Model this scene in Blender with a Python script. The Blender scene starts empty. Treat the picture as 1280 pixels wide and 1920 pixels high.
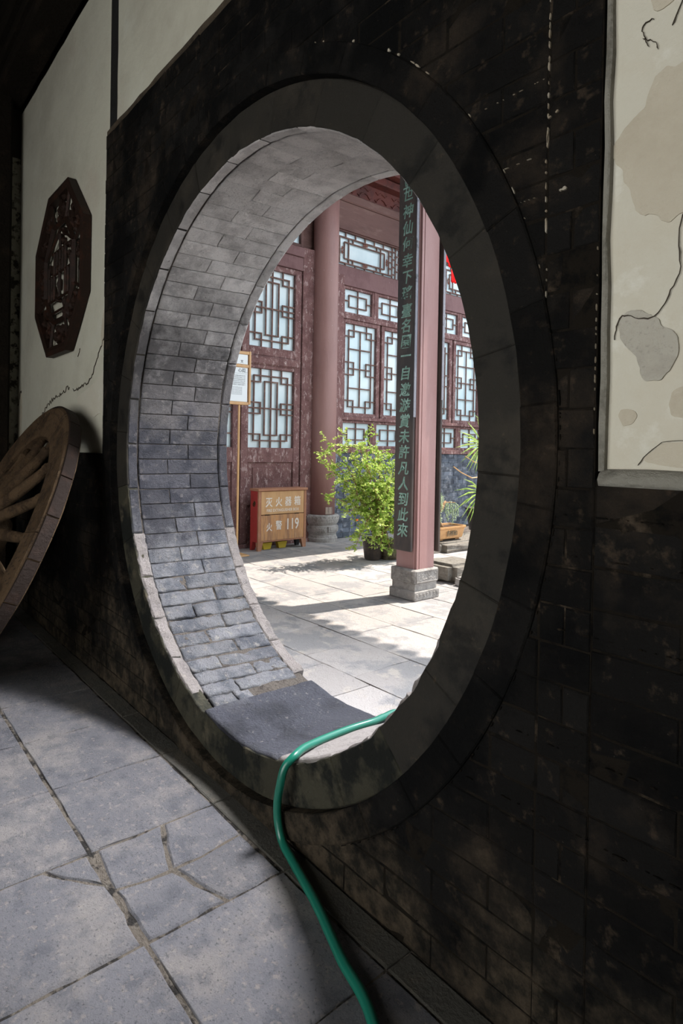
import bpy, bmesh, math, random
from math import sin, cos, pi, radians
from mathutils import Vector, Matrix
from mathutils import noise as mnoise
rnd = random.Random(7)
scene = bpy.context.scene
COL = scene.collection

# ------------------------------------------------------------------ camera
cd = bpy.data.cameras.new('camera'); cam = bpy.data.objects.new('camera', cd); COL.objects.link(cam)
FPX = 1134.0
cd.sensor_fit = 'VERTICAL'; cd.sensor_height = 36.0; cd.lens = FPX / 1920 * 36.0
cd.shift_y = -(960 - 853) / 1920.0          # the photograph's own centre lies above the frame's centre
cd.clip_start = 0.02; cd.clip_end = 200
right = Vector((0.64438509, 0.76450361, 0.01738053)); up = Vector((-0.01752624, -0.00795766, 0.99981474))
fwd = Vector((-0.76450028, 0.64457033, -0.00827108))
M = Matrix((right, up, -fwd)).transposed().to_4x4(); M.translation = Vector((0, 0, 1.55))
cam.matrix_world = M
scene.camera = cam

# ------------------------------------------------------------------ world, sun, room light, exposure
w = bpy.data.worlds.new('sky'); scene.world = w; w.use_nodes = True
bg = w.node_tree.nodes['Background']; bg.inputs[0].default_value = (0.80, 0.90, 1.0, 1); bg.inputs[1].default_value = 3.4
sd = bpy.data.lights.new('sun', 'SUN'); sd.energy = 10.0; sd.angle = radians(0.6); sd.color = (1.0, 0.93, 0.84)
sun = bpy.data.objects.new('sun', sd); COL.objects.link(sun)
to_sun = Vector((0.20, 1.0, 2.10)).normalized()
sun.rotation_euler = to_sun.to_track_quat('Z', 'Y').to_euler(); sun.location = (0, 12, 20)
def area(name, loc, target, sx, sy, energy, color):
    ld = bpy.data.lights.new(name, 'AREA'); ld.shape = 'RECTANGLE'; ld.size = sx; ld.size_y = sy; ld.energy = energy; ld.color = color
    o = bpy.data.objects.new(name, ld); COL.objects.link(o); o.location = loc
    o.rotation_euler = (Vector(loc) - Vector(target)).to_track_quat('Z', 'Y').to_euler()
    return o
area('doorway_fill', (-1.0, -3.35, 1.9), (-1.6, 1.4, 2.0), 4.0, 2.6, 115, (1.0, 0.94, 0.83))  # added lamp standing in for daylight from an unseen opening behind the camera
sky_fill = area('porch_sky_fill', (-1.55, 3.75, 4.75), (-2.60, 0.55, 0.0), 0.9, 0.8, 175, (0.93, 0.95, 1.0))  # added fill lamp under the porch roof, in place of bright sky
sky_fill.data.spread = radians(70)
vs = scene.view_settings
vs.view_transform = 'Standard'; vs.look = 'None'; vs.gamma = 1.0; vs.use_curve_mapping = False
vs.exposure = 0.0

# ------------------------------------------------------------------ helpers
def obj(name, me, mat=None, parent=None, kind=None):
    if isinstance(me, MB): me = me.mesh(name, mat)
    o = bpy.data.objects.new(name, me); COL.objects.link(o)
    if mat is not None and len(me.materials) == 0: me.materials.append(mat)
    if parent is not None: o.parent = parent; o.matrix_parent_inverse = Matrix.Translation(-parent.location) if parent.type == 'EMPTY' else Matrix()
    if kind: o['kind'] = kind
    return o
def thing(name, label, cat, loc=(0, 0, 0), group=None):
    o = bpy.data.objects.new(name, None); COL.objects.link(o); o.location = loc; o.empty_display_size = 0.1
    o['label'] = label; o['category'] = cat
    if group: o['group'] = group
    return o
def tag(o, label, cat, group=None):
    o['label'] = label; o['category'] = cat
    if group: o['group'] = group
    return o
class MB:
    def __init__(s): s.v = []; s.f = []; s.smooth = False
    def mesh(s, name, mat=None):
        me = bpy.data.meshes.new(name); me.from_pydata([tuple(p) for p in s.v], [], s.f); me.update()
        bm = bmesh.new(); bm.from_mesh(me); bmesh.ops.recalc_face_normals(bm, faces=bm.faces); bm.to_mesh(me); bm.free()
        if s.smooth: me.shade_smooth()
        return me
    def add(s, vs, fs):
        b = len(s.v); s.v += [Vector(p) for p in vs]; s.f += [tuple(b + i for i in f) for f in fs]; return s
    def box(s, x0, x1, y0, y1, z0, z1, c=0.0):
        if c <= 0:
            return s.add([(x, y, z) for x in (x0, x1) for y in (y0, y1) for z in (z0, z1)],
                         [(0, 1, 3, 2), (4, 6, 7, 5), (0, 4, 5, 1), (2, 3, 7, 6), (0, 2, 6, 4), (1, 5, 7, 3)])
        bm = bmesh.new(); bmesh.ops.create_cube(bm, size=1)
        for v in bm.verts: v.co = Vector(((x0 + x1) / 2 + v.co.x * (x1 - x0), (y0 + y1) / 2 + v.co.y * (y1 - y0), (z0 + z1) / 2 + v.co.z * (z1 - z0)))
        bmesh.ops.bevel(bm, geom=list(bm.edges), offset=c, segments=1, affect='EDGES')
        bm.verts.index_update()
        s.add([v.co.copy() for v in bm.verts], [tuple(v.index for v in f.verts) for f in bm.faces]); bm.free(); return s
    def tube(s, pts, r, n=8, cap=True):
        pts = [Vector(p) for p in pts]; m = len(pts); R = r if isinstance(r, (list, tuple)) else [r] * m
        b = len(s.v); prev = None
        for i, p in enumerate(pts):
            t = (pts[min(i + 1, m - 1)] - pts[max(i - 1, 0)]).normalized()
            a = prev if prev is not None else (Vector((0, 0, 1)) if abs(t.z) < 0.9 else Vector((1, 0, 0)))
            u = (a - t * a.dot(t)).normalized(); prev = u; q = t.cross(u)
            for k in range(n): s.v.append(p + (u * cos(2 * pi * k / n) + q * sin(2 * pi * k / n)) * R[i])
        for i in range(m - 1):
            for k in range(n): s.f.append((b + i * n + k, b + i * n + (k + 1) % n, b + (i + 1) * n + (k + 1) % n, b + (i + 1) * n + k))
        if cap: s.f.append(tuple(b + k for k in range(n))); s.f.append(tuple(b + (m - 1) * n + k for k in range(n)))
        return s
    def lathe(s, prof, cx, cy, n=32, caps=True):
        b = len(s.v); m = len(prof)
        for (r, z) in prof:
            for k in range(n): s.v.append(Vector((cx + r * cos(2 * pi * k / n), cy + r * sin(2 * pi * k / n), z)))
        for i in range(m - 1):
            for k in range(n): s.f.append((b + i * n + k, b + i * n + (k + 1) % n, b + (i + 1) * n + (k + 1) % n, b + (i + 1) * n + k))
        if caps: s.f.append(tuple(b + k for k in range(n))); s.f.append(tuple(b + (m - 1) * n + k for k in range(n)))
        return s
    def tile(s, fm, u0, u1, v0, v1, w=0.0, depth=0.04, c=0.006, n=2, rough=0.0, jit=0.0):
        """a slab or brick: front grid with worn edges, chamfer and skirt; fm(u, v, w) -> point"""
        nu, nv = (n if isinstance(n, tuple) else (n, n)); seed = rnd.random() * 99
        j = lambda: rnd.uniform(-jit, jit)
        cu = [u0 + c + (u1 - u0 - 2 * c) * i / nu for i in range(nu + 1)]; cv = [v0 + c + (v1 - v0 - 2 * c) * i / nv for i in range(nv + 1)]
        b = len(s.v)
        for i, u in enumerate(cu):
            for k, v in enumerate(cv):
                h = w + rough * mnoise.noise(Vector((u * 9, v * 9, seed)))
                e = (i in (0, nu)) or (k in (0, nv))
                s.v.append(Vector(fm(u + (j() if e else 0), v + (j() if e else 0), h)))
        W = nv + 1
        for i in range(nu):
            for k in range(nv): s.f.append((b + i * W + k, b + (i + 1) * W + k, b + (i + 1) * W + k + 1, b + i * W + k + 1))
        loop = [(i, 0) for i in range(nu)] + [(nu, k) for k in range(nv)] + [(i, nv) for i in range(nu, 0, -1)] + [(0, k) for k in range(nv, 0, -1)]
        def ring(o, ww):
            bb = len(s.v)
            for (i, k) in loop:
                u = cu[i] + (-o if i == 0 else o if i == nu else 0); v = cv[k] + (-o if k == 0 else o if k == nv else 0)
                s.v.append(Vector(fm(u + (j() if ww > w - depth else 0) * .6, v + j() * .6, ww)))
            return bb
        L = len(loop); r0 = [b + i * W + k for (i, k) in loop]
        r1b = ring(c, w - c * 1.1); r2b = ring(c, w - depth)
        for q in range(L):
            q2 = (q + 1) % L
            s.f.append((r0[q], r1b + q, r1b + q2, r0[q2])); s.f.append((r1b + q, r2b + q, r2b + q2, r1b + q2))
        return s
    def poly(s, fm, pts, w=0.0, depth=0.04, c=0.006):
        """flat piece of any outline with a chamfered edge"""
        m = len(pts); A = sum(pts[i][0] * pts[(i + 1) % m][1] - pts[(i + 1) % m][0] * pts[i][1] for i in range(m)) / 2
        cx = sum(p[0] for p in pts) / m; cy = sum(p[1] for p in pts) / m
        b = len(s.v); sc = []
        for p in pts:
            d = math.hypot(p[0] - cx, p[1] - cy) + 1e-9; k = max(0.3, 1 - c * 1.3 / d)
            s.v.append(Vector(fm(cx + (p[0] - cx) * k, cy + (p[1] - cy) * k, w)))
        for p in pts: s.v.append(Vector(fm(p[0], p[1], w - c)))
        for p in pts: s.v.append(Vector(fm(p[0], p[1], w - depth)))
        s.f.append(tuple(b + i for i in range(m)))
        for i in range(m):
            k = (i + 1) % m
            s.f.append((b + i, b + m + i, b + m + k, b + k)); s.f.append((b + m + i, b + 2 * m + i, b + 2 * m + k, b + m + k))
        return s

# ------------------------------------------------------------------ materials
def nodes(name):
    m = bpy.data.materials.new(name); m.use_nodes = True; nt = m.node_tree; p = nt.nodes['Principled BSDF']; return m, nt, p
def N(nt, t, **kw):
    n = nt.nodes.new(t)
    for k, v in kw.items():
        if k.startswith('i_'): n.inputs[k[2:].replace('_', ' ')].default_value = v
        else: setattr(n, k, v)
    return n
def noise_fac(nt, scale, detail=6, rough=0.6, lo=0.4, hi=0.6, vec=None, dist=0.0, stretch=None):
    n = N(nt, 'ShaderNodeTexNoise'); n.inputs['Scale'].default_value = scale; n.inputs['Detail'].default_value = detail
    n.inputs['Roughness'].default_value = rough; n.inputs['Distortion'].default_value = dist
    g = N(nt, 'ShaderNodeNewGeometry').outputs['Position'] if vec is None else vec
    if stretch:
        mp = N(nt, 'ShaderNodeMapping'); mp.inputs['Scale'].default_value = stretch; nt.links.new(g, mp.inputs['Vector']); g = mp.outputs[0]
    nt.links.new(g, n.inputs['Vector'])
    r = N(nt, 'ShaderNodeMapRange'); r.inputs['From Min'].default_value = lo; r.inputs['From Max'].default_value = hi
    nt.links.new(n.outputs['Fac'], r.inputs['Value']); return r.outputs['Result']
def mix(nt, fac, a, b, blend='MIX'):
    x = N(nt, 'ShaderNodeMix', data_type='RGBA', blend_type=blend)
    for sock, val in ((x.inputs[0], fac), (x.inputs[6], a), (x.inputs[7], b)):
        if hasattr(val, 'is_linked'): nt.links.new(val, sock)
        elif isinstance(val, (int, float)): sock.default_value = val
        else: sock.default_value = (*val, 1)
    return x.outputs[2]
def bump(nt, p, layers):
    prev = None
    for (h, strength, dist) in layers:
        b = N(nt, 'ShaderNodeBump'); b.inputs['Strength'].default_value = strength; b.inputs['Distance'].default_value = dist
        nt.links.new(h, b.inputs['Height'])
        if prev is not None: nt.links.new(prev, b.inputs['Normal'])
        prev = b.outputs[0]
    nt.links.new(prev, p.inputs['Normal'])
def surf(name, base, layers=(), rough=0.75, bumps=((40, .5, .004),), vary=0.0, spec=0.35, stretch=None):
    """base colour, then (colour, scale, lo, hi, amount[, stretch]) layers of stain or wear, then fine relief"""
    m, nt, p = nodes(name); c = None; base_s = base
    if vary:
        oi = N(nt, 'ShaderNodeObjectInfo'); r = N(nt, 'ShaderNodeMapRange'); r.inputs['To Min'].default_value = 1 - vary; r.inputs['To Max'].default_value = 1 + vary
        nt.links.new(oi.outputs['Random'], r.inputs['Value'])
        x = N(nt, 'ShaderNodeMix', data_type='RGBA', blend_type='MULTIPLY'); x.inputs[0].default_value = 1; x.inputs[6].default_value = (*base, 1)
        nt.links.new(r.outputs['Result'], x.inputs[7]); c = x.outputs[2]
    else:
        c = base
    for L in layers:
        col, sc, lo, hi, amt = L[:5]; st = L[5] if len(L) > 5 else None
        f = noise_fac(nt, sc, 8, 0.65, lo, hi, stretch=st)
        mm = N(nt, 'ShaderNodeMath', operation='MULTIPLY'); nt.links.new(f, mm.inputs[0]); mm.inputs[1].default_value = amt
        mm.use_clamp = True
        c = mix(nt, mm.outputs[0], c, col)
    if hasattr(c, 'is_linked'): nt.links.new(c, p.inputs['Base Color'])
    else: p.inputs['Base Color'].default_value = (*c, 1)
    p.inputs['Roughness'].default_value = rough; p.inputs['Specular IOR Level'].default_value = spec
    bl = []
    for b_ in bumps:
        sc, st_, di = b_[:3]; stv = b_[3] if len(b_) > 3 else None
        bl.append((noise_fac(nt, sc, 8, 0.7, 0.25, 0.75, stretch=stv), min(1.0, st_ * 1.5), di * 2.6))
    if bl: bump(nt, p, bl)
    return m
BLACKBRICK = surf('smoked_black_brick', (.010, .009, .008), [((.045, .033, .023), 3.2, .50, .66, .75), ((.085, .060, .040), 19, .58, .70, .55), ((.003, .003, .003), 2.6, .49, .58, .85), ((.13, .11, .085), 70, .68, .74, .6)], .8, ((30, .6, .006), (130, .4, .002)), vary=.3, spec=.07)
def muddy(m):
    nt = m.node_tree; p = nt.nodes['Principled BSDF']; src = p.inputs['Base Color'].links[0].from_socket
    g = N(nt, 'ShaderNodeNewGeometry'); sp = N(nt, 'ShaderNodeSeparateXYZ'); nt.links.new(g.outputs['Position'], sp.inputs[0])
    n1 = noise_fac(nt, 1.6, 8, .7, .3, .7)
    a = N(nt, 'ShaderNodeMath', operation='MULTIPLY_ADD'); nt.links.new(n1, a.inputs[0]); a.inputs[1].default_value = 1.1; a.inputs[2].default_value = -.02
    dx = N(nt, 'ShaderNodeMath', operation='ADD'); nt.links.new(sp.outputs['X'], dx.inputs[0]); dx.inputs[1].default_value = 3.3
    ab = N(nt, 'ShaderNodeMath', operation='ABSOLUTE'); nt.links.new(dx.outputs[0], ab.inputs[0])
    zz = N(nt, 'ShaderNodeMath', operation='MULTIPLY_ADD'); nt.links.new(ab.outputs[0], zz.inputs[0]); zz.inputs[1].default_value = .14; nt.links.new(sp.outputs['Z'], zz.inputs[2])
    d = N(nt, 'ShaderNodeMath', operation='SUBTRACT'); nt.links.new(a.outputs[0], d.inputs[0]); nt.links.new(zz.outputs[0], d.inputs[1])
    r = N(nt, 'ShaderNodeMapRange'); r.inputs['From Min'].default_value = -.15; r.inputs['From Max'].default_value = .25; nt.links.new(d.outputs[0], r.inputs['Value'])
    f2 = noise_fac(nt, 14, 8, .7, .42, .60); mud = mix(nt, f2, (.022, .019, .014), (.085, .064, .043))
    f3 = N(nt, 'ShaderNodeMath', operation='MULTIPLY'); nt.links.new(r.outputs[0], f3.inputs[0]); f3.inputs[1].default_value = .9
    nt.links.new(mix(nt, f3.outputs[0], src, mud), p.inputs['Base Color']); return m
muddy(BLACKBRICK)
DIRTBRICK = surf('dusty_lower_brick', (.045, .036, .024), [((.006, .007, .007), 4.5, .50, .58, .85), ((.085, .066, .045), 10, .54, .68, .7), ((.12, .10, .075), 60, .64, .72, .6)], .9, ((30, .6, .008), (130, .4, .002)), vary=.15, spec=.06)
JOINTDARK = surf('old_lime_joint', (.014, .011, .008), [((.095, .070, .048), 7, .58, .70, .8), ((.004, .004, .004), 18, .50, .60, .8)], .9, ((60, .6, .004),), spec=.05)
RINGSTONE = surf('dark_ring_stone', (.021, .0185, .0150), [((.040, .033, .025), 2.2, .50, .64, .7), ((.008, .0075, .0068), 6, .54, .64, .75), ((.075, .055, .036), 34, .64, .72, .5)], .65, ((25, .25, .003), (150, .3, .0012)), vary=.15, spec=.10)
RINGLOW = surf('muddy_ring_stone', (.050, .046, .032), [((.010, .011, .010), 3.6, .49, .58, .9), ((.11, .092, .063), 8, .56, .68, .7)], .8, ((25, .5, .006), (120, .4, .002)), vary=.15, spec=.1)
PLASTER_L = surf('grey_cream_plaster', (.46, .435, .35), [((.36, .33, .265), 1.7, .45, .65, .7), ((.50, .49, .42), 4, .55, .75, .5), ((.38, .30, .24), 1.1, .58, .72, .35)], .85, ((3, .15, .01), (60, .1, .001)), spec=.2)
PLASTER_R = surf('cream_plaster', (.47, .435, .355), [((.45, .405, .32), 3, .48, .60, .7), ((.57, .55, .48), 9, .55, .68, .6)], .8, ((4, .12, .01), (70, .1, .001)), spec=.2)
PATCH_TAN = surf('bare_tan_undercoat', (.43, .38, .295), [((.38, .33, .25), 5, .45, .62, .7)], .9, ((50, .3, .002),), spec=.1)
PATCH_GREY = surf('bare_grey_undercoat', (.39, .36, .30), [((.28, .26, .215), 110, .56, .66, .8), ((.33, .30, .25), 8, .5, .62, .7)], .95, ((90, .4, .002),), spec=.1)
WHITEBITS = surf('white_mortar_crumbs', (.42, .37, .29), [((.25, .18, .11), 20, .4, .6, .7)], .9, ((90, .5, .004),))
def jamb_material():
    # bare blue-grey brick; worn pale below, brownish and then limewashed above, with ragged borders; pale zones also hold painted sky and bounce light
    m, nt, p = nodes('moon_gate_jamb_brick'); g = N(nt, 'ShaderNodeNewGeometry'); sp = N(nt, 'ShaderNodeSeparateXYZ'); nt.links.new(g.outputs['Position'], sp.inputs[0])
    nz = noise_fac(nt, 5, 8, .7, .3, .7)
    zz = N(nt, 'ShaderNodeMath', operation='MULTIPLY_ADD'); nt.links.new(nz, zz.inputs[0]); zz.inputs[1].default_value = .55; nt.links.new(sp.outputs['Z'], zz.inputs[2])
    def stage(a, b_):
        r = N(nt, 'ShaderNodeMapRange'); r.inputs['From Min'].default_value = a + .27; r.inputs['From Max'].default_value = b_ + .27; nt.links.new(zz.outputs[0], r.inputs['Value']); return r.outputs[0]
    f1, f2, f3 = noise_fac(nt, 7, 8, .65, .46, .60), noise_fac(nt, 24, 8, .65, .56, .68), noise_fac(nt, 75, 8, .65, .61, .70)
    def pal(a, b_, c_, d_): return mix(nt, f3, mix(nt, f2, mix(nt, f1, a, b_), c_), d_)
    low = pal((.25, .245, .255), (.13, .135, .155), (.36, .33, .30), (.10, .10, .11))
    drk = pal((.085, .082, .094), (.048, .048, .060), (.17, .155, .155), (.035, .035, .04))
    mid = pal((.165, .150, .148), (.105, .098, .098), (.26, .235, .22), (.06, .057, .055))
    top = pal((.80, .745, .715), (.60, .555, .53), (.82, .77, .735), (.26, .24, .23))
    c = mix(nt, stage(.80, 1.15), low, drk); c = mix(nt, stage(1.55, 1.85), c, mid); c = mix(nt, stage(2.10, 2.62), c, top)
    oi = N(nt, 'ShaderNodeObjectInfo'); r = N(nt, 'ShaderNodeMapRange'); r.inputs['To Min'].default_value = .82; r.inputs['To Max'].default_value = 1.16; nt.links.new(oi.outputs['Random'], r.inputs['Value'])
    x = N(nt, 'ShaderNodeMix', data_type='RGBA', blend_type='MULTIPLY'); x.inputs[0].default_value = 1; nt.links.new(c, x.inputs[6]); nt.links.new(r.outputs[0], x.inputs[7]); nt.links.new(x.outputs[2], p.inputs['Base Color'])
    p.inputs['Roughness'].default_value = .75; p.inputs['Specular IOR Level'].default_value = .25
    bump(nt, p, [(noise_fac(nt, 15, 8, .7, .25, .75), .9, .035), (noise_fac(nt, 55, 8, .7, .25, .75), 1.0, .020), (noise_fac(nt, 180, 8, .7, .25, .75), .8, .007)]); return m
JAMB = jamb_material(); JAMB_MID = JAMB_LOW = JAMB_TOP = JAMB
MORTAR = surf('jamb_mortar', (.145, .12, .10), [((.05, .04, .035), 12, .5, .62, .8), ((.32, .27, .23), 22, .6, .75, .5)], .95, ((50, .7, .01),))
CRUMBLE = surf('crumbled_lime_edge', (.33, .29, .27), [((.20, .18, .18), 10, .5, .65, .7), ((.45, .38, .33), 28, .58, .7, .7)], .9, ((18, .7, .03), (90, .8, .006)), vary=.1, spec=.2)
SLATE = surf('worn_slate_sill', (.055, .055, .070), [((.17, .165, .18), 7, .55, .64, .7), ((.28, .25, .23), 38, .61, .68, .8), ((.018, .018, .025), 3.5, .5, .60, .85)], .5, ((10, .3, .012), (70, .7, .005)), spec=.4)
SILLLIGHT = surf('pale_sill_stone', (.34, .30, .28), [((.2, .18, .17), 12, .5, .65, .6)], .8, ((20, .5, .01), (90, .5, .003)))
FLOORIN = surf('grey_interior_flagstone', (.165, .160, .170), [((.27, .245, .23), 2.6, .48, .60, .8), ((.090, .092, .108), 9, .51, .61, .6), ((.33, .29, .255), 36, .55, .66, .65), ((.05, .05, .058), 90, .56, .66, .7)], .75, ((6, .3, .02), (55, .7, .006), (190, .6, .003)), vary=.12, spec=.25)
FLOORBORDER = surf('dark_border_stone', (.060, .055, .045), [((.11, .09, .065), 7, .5, .68, .6), ((.025, .024, .02), 4, .52, .66, .6)], .8, ((50, .5, .005),), vary=.1)
FLOORJOINT = surf('dusty_floor_joint', (.20, .165, .13), [((.02, .016, .013), 9, .50, .56, .95), ((.30, .26, .21), 24, .55, .68, .7)], .95, ((40, .8, .02),))
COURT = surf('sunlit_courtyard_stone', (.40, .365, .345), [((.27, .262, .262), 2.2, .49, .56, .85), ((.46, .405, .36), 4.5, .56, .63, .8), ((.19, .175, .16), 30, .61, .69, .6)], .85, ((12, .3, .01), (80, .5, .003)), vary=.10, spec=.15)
COURTJOINT = surf('courtyard_joint', (.16, .13, .11), [((.03, .025, .02), 5, .5, .56, .9), ((.34, .30, .26), 14, .54, .65, .7)], .95, ((50, .6, .01),))
WOOD = surf('faded_maroon_wood', (.185, .098, .095), [((.13, .062, .062), 3, .45, .62, .7), ((.46, .32, .30), 30, .66, .71, .8, (1, 1, .45)), ((.60, .47, .44), 60, .70, .74, .7)], .7, ((60, .4, .003, (1, 1, .2)), (25, .2, .004)), spec=.3)
WOODPEEL = surf('peeling_maroon_wood', (.225, .120, .112), [((.14, .068, .064), 5, .45, .60, .8), ((.46, .33, .31), 16, .56, .61, .75, (1, 1, .5)), ((.70, .60, .56), 40, .62, .66, .85)], .8, ((40, .6, .006, (1, 1, .35)),), spec=.2)
WOODUP = surf('brown_red_beam_wood', (.135, .070, .058), [((.085, .04, .034), 2.5, .45, .6, .7, (1, .3, 1)), ((.21, .13, .105), 9, .55, .68, .6, (1, .2, 1))], .7, ((40, .3, .003, (1, .15, 1)),), spec=.3)
REDWOOD = surf('dark_red_eave_wood', (.105, .022, .014), [((.05, .012, .009), 4, .45, .6, .8), ((.32, .18, .13), 34, .64, .70, .7)], .6, ((40, .3, .003),), spec=.4)
COLUMNRED = surf('dull_red_column_paint', (.27, .143, .125), [((.20, .10, .088), 2, .45, .62, .7, (1, 1, .3)), ((.50, .40, .37), 34, .67, .71, .7, (1, 1, .5))], .5, ((30, .2, .003, (1, 1, .3)), (160, .15, .0008)), spec=.4)
POSTRED = surf('pinkish_post_paint', (.33, .185, .172), [((.39, .24, .225), 1.6, .45, .6, .7, (1, 1, .3)), ((.72, .52, .46), 38, .69, .715, .8)], .6, ((30, .2, .003, (1, 1, .3)), (170, .2, .0008)), spec=.3)
LATT = surf('brown_lattice_wood', (.12, .060, .045), [((.30, .19, .15), 12, .52, .7, .6)], .7, (), spec=.3)
STONE = surf('carved_grey_limestone', (.42, .39, .365), [((.26, .24, .22), 8, .48, .60, .8), ((.58, .54, .50), 20, .55, .68, .7)], .85, ((45, .6, .005), (160, .5, .002)), spec=.2)
BRICKOUT = surf('blue_grey_courtyard_brick', (.11, .125, .155), [((.28, .29, .32), 9, .50, .60, .75), ((.045, .05, .065), 5, .50, .60, .8)], .85, ((40, .5, .004),), vary=.4, spec=.25)
JOINTOUT = surf('white_washed_joint', (.36, .37, .39), [((.09, .09, .10), 7, .5, .6, .8)], .95, ((50, .5, .004),))
OCHRE = surf('ochre_varnished_board', (.56, .33, .155), [((.46, .25, .12), 4, .45, .62, .7, (1, 2.5, .6)), ((.38, .22, .14), 11, .60, .7, .5, (1, 3, .5))], .5, ((30, .15, .001, (1, 4, .4)),), spec=.4)
OCHRE_LO = surf('weathered_ochre_board', (.52, .27, .12), [((.30, .16, .095), 5, .46, .58, .8, (1, 3, .45)), ((.62, .40, .24), 12, .56, .68, .6, (1, 4, .4))], .6, ((30, .2, .001, (1, 4, .3)),), spec=.3)
BOXWOOD = surf('reddish_box_frame_wood', (.34, .155, .085), [((.42, .22, .14), 9, .5, .66, .6)], .6, ((40, .2, .002),), spec=.35)
BOXRED = surf('red_box_side_paint', (.36, .035, .028), [((.26, .028, .022), 8, .5, .65, .6)], .6, ((40, .2, .002),), spec=.35)
BOARDBLACK = surf('black_lacquered_board', (.050, .041, .038), [((.100, .074, .062), 4, .46, .60, .8, (1, 1, .25)), ((.45, .43, .42), 90, .75, .77, .8)], .55, ((60, .25, .001, (1, 1, .2)),), spec=.25)
WHEELWOOD = surf('weathered_wheel_timber', (.115, .072, .040), [((.048, .030, .018), 7, .47, .58, .85), ((.21, .14, .08), 14, .57, .69, .55), ((.018, .012, .009), 36, .60, .68, .85)], .75, ((20, .6, .005), (90, .6, .003)), vary=.12, spec=.10)
IRON = surf('rusty_tyre_iron', (.018, .011, .008), [((.035, .019, .013), 8, .5, .66, .7)], .7, ((40, .5, .003),), spec=.15)
CARVE = surf('dark_carved_wood', (.018, .0095, .0065), [((.050, .019, .011), 9, .52, .66, .7), ((.10, .038, .018), 22, .63, .73, .6)], .5, ((60, .3, .002),), spec=.16)
CEIL = surf('sooty_timber', (.014, .011, .008), [((.035, .025, .018), 5, .52, .66, .7, (.3, 1, 1))], .85, ((20, .6, .01),), spec=.05)
TILE = surf('grey_roof_tile', (.10, .10, .105), (), .85, ((30, .4, .01),))
CLAY = surf('yellow_glazed_clay', (.50, .27, .11), [((.36, .18, .08), 14, .5, .66, .6)], .35, ((30, .2, .003),), spec=.5)
POTDARK = surf('dark_brown_pot', (.045, .035, .03), [((.10, .07, .05), 14, .5, .66, .6)], .5, ((30, .3, .004),))
ROOTBALL = surf('matted_root_clump', (.22, .17, .11), [((.10, .08, .05), 26, .45, .6, .8), ((.16, .19, .06), 6, .52, .62, .7)], .95, ((60, .9, .02),))
SOIL = surf('potting_soil', (.10, .06, .04), (), .95, ((60, .9, .01),))
BARK = surf('orange_brown_bark', (.32, .18, .09), [((.20, .11, .06), 22, .45, .6, .7)], .85, ((70, .5, .004),))
SIGNWOOD = surf('golden_pine_frame', (.62, .36, .16), [((.50, .27, .11), 9, .45, .6, .6, (1, 1, .2))], .4, ((30, .1, .002),), spec=.45)
def plain(name, col, rough=.6, spec=.4, **kw):
    m, nt, p = nodes(name); p.inputs['Base Color'].default_value = (*col, 1); p.inputs['Roughness'].default_value = rough; p.inputs['Specular IOR Level'].default_value = spec
    for k, v in kw.items(): p.inputs[k].default_value = v
    return m
HOSE = plain('green_garden_hose_rubber', (.006, .105, .068), .3, .5)
SIGNPANEL = plain('white_enamel_panel', (.78, .80, .80), .3, .5)
INK = plain('grey_printing_ink', (.16, .17, .18), .7)
LETTERWHITE = surf('white_stencil_paint', (.72, .66, .60), [((.52, .33, .20), 60, .66, .72, .7)], .7, ())
LETTERGREEN = surf('faded_green_lettering', (.20, .34, .27), [((.38, .58, .50), 14, .50, .60, .85), ((.10, .15, .12), 40, .60, .70, .6)], .6, ((60, .3, .001),))
REDCLOTH = plain('bright_red_cloth', (.85, .012, .012), .7, .3)
YELLOWPAINT = plain('yellow_painted_block', (.55, .40, .03), .6)
BLACKPAINT = plain('matt_black_paint', (.015, .014, .014), .6)
BRASS = plain('dark_brass', (.10, .065, .03), .4, .5, Metallic=.8)
MUD = surf('grey_lime_ledge', (.28, .26, .215), [((.10, .09, .07), 6, .46, .6, .8)], .9, ((40, .5, .008),))
def pane_mat():
    m, nt, p = nodes('frosted_sky_glass'); f = noise_fac(nt, 1.3, 4, .6, .35, .65)
    c = mix(nt, f, (.50, .62, .65), (.66, .74, .75)); nt.links.new(c, p.inputs['Base Color'])  # pale cyan of reflected sky painted into the frosted pane colour
    p.inputs['Roughness'].default_value = .22; p.inputs['Specular IOR Level'].default_value = .6; return m
PANE = pane_mat()
def leaf_mat(name, a, b, tr=.35):
    m, nt, p = nodes(name); oi = noise_fac(nt, 14, 3, .6, .4, .6)
    c = mix(nt, oi, a, b); nt.links.new(c, p.inputs['Base Color']); p.inputs['Roughness'].default_value = .45
    t = N(nt, 'ShaderNodeBsdfTranslucent'); nt.links.new(c, t.inputs['Color']); x = N(nt, 'ShaderNodeMixShader'); x.inputs[0].default_value = tr
    nt.links.new(p.outputs[0], x.inputs[1]); nt.links.new(t.outputs[0], x.inputs[2]); nt.links.new(x.outputs[0], nt.nodes['Material Output'].inputs['Surface']); return m
LEAF = leaf_mat('bright_shrub_leaf', (.26, .42, .05), (.58, .64, .20), .45)
PALM = leaf_mat('yellow_green_palm', (.22, .38, .05), (.50, .60, .14), .4)
BONSAI = leaf_mat('pale_bonsai_leaf', (.28, .40, .16), (.50, .58, .34), .3)

# ------------------------------------------------------------------ the gate wall: positions
YF = 1.385                      # face of the black brickwork
ZC = 1.565                      # centre height of the moon gate
def gx(y): return -2.43 + (y - 1.42) / .68 * .06
RI = 1.352                      # inner radius
def polar(th, r, y): return (gx(y) + r * cos(th), y, ZC + r * sin(th))
XW0, XW1, ZW = -6.85, 3.2, 5.4
PX0, PX1, PZ = -4.13, -.71, 3.615        # the brick pier round the gate

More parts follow.
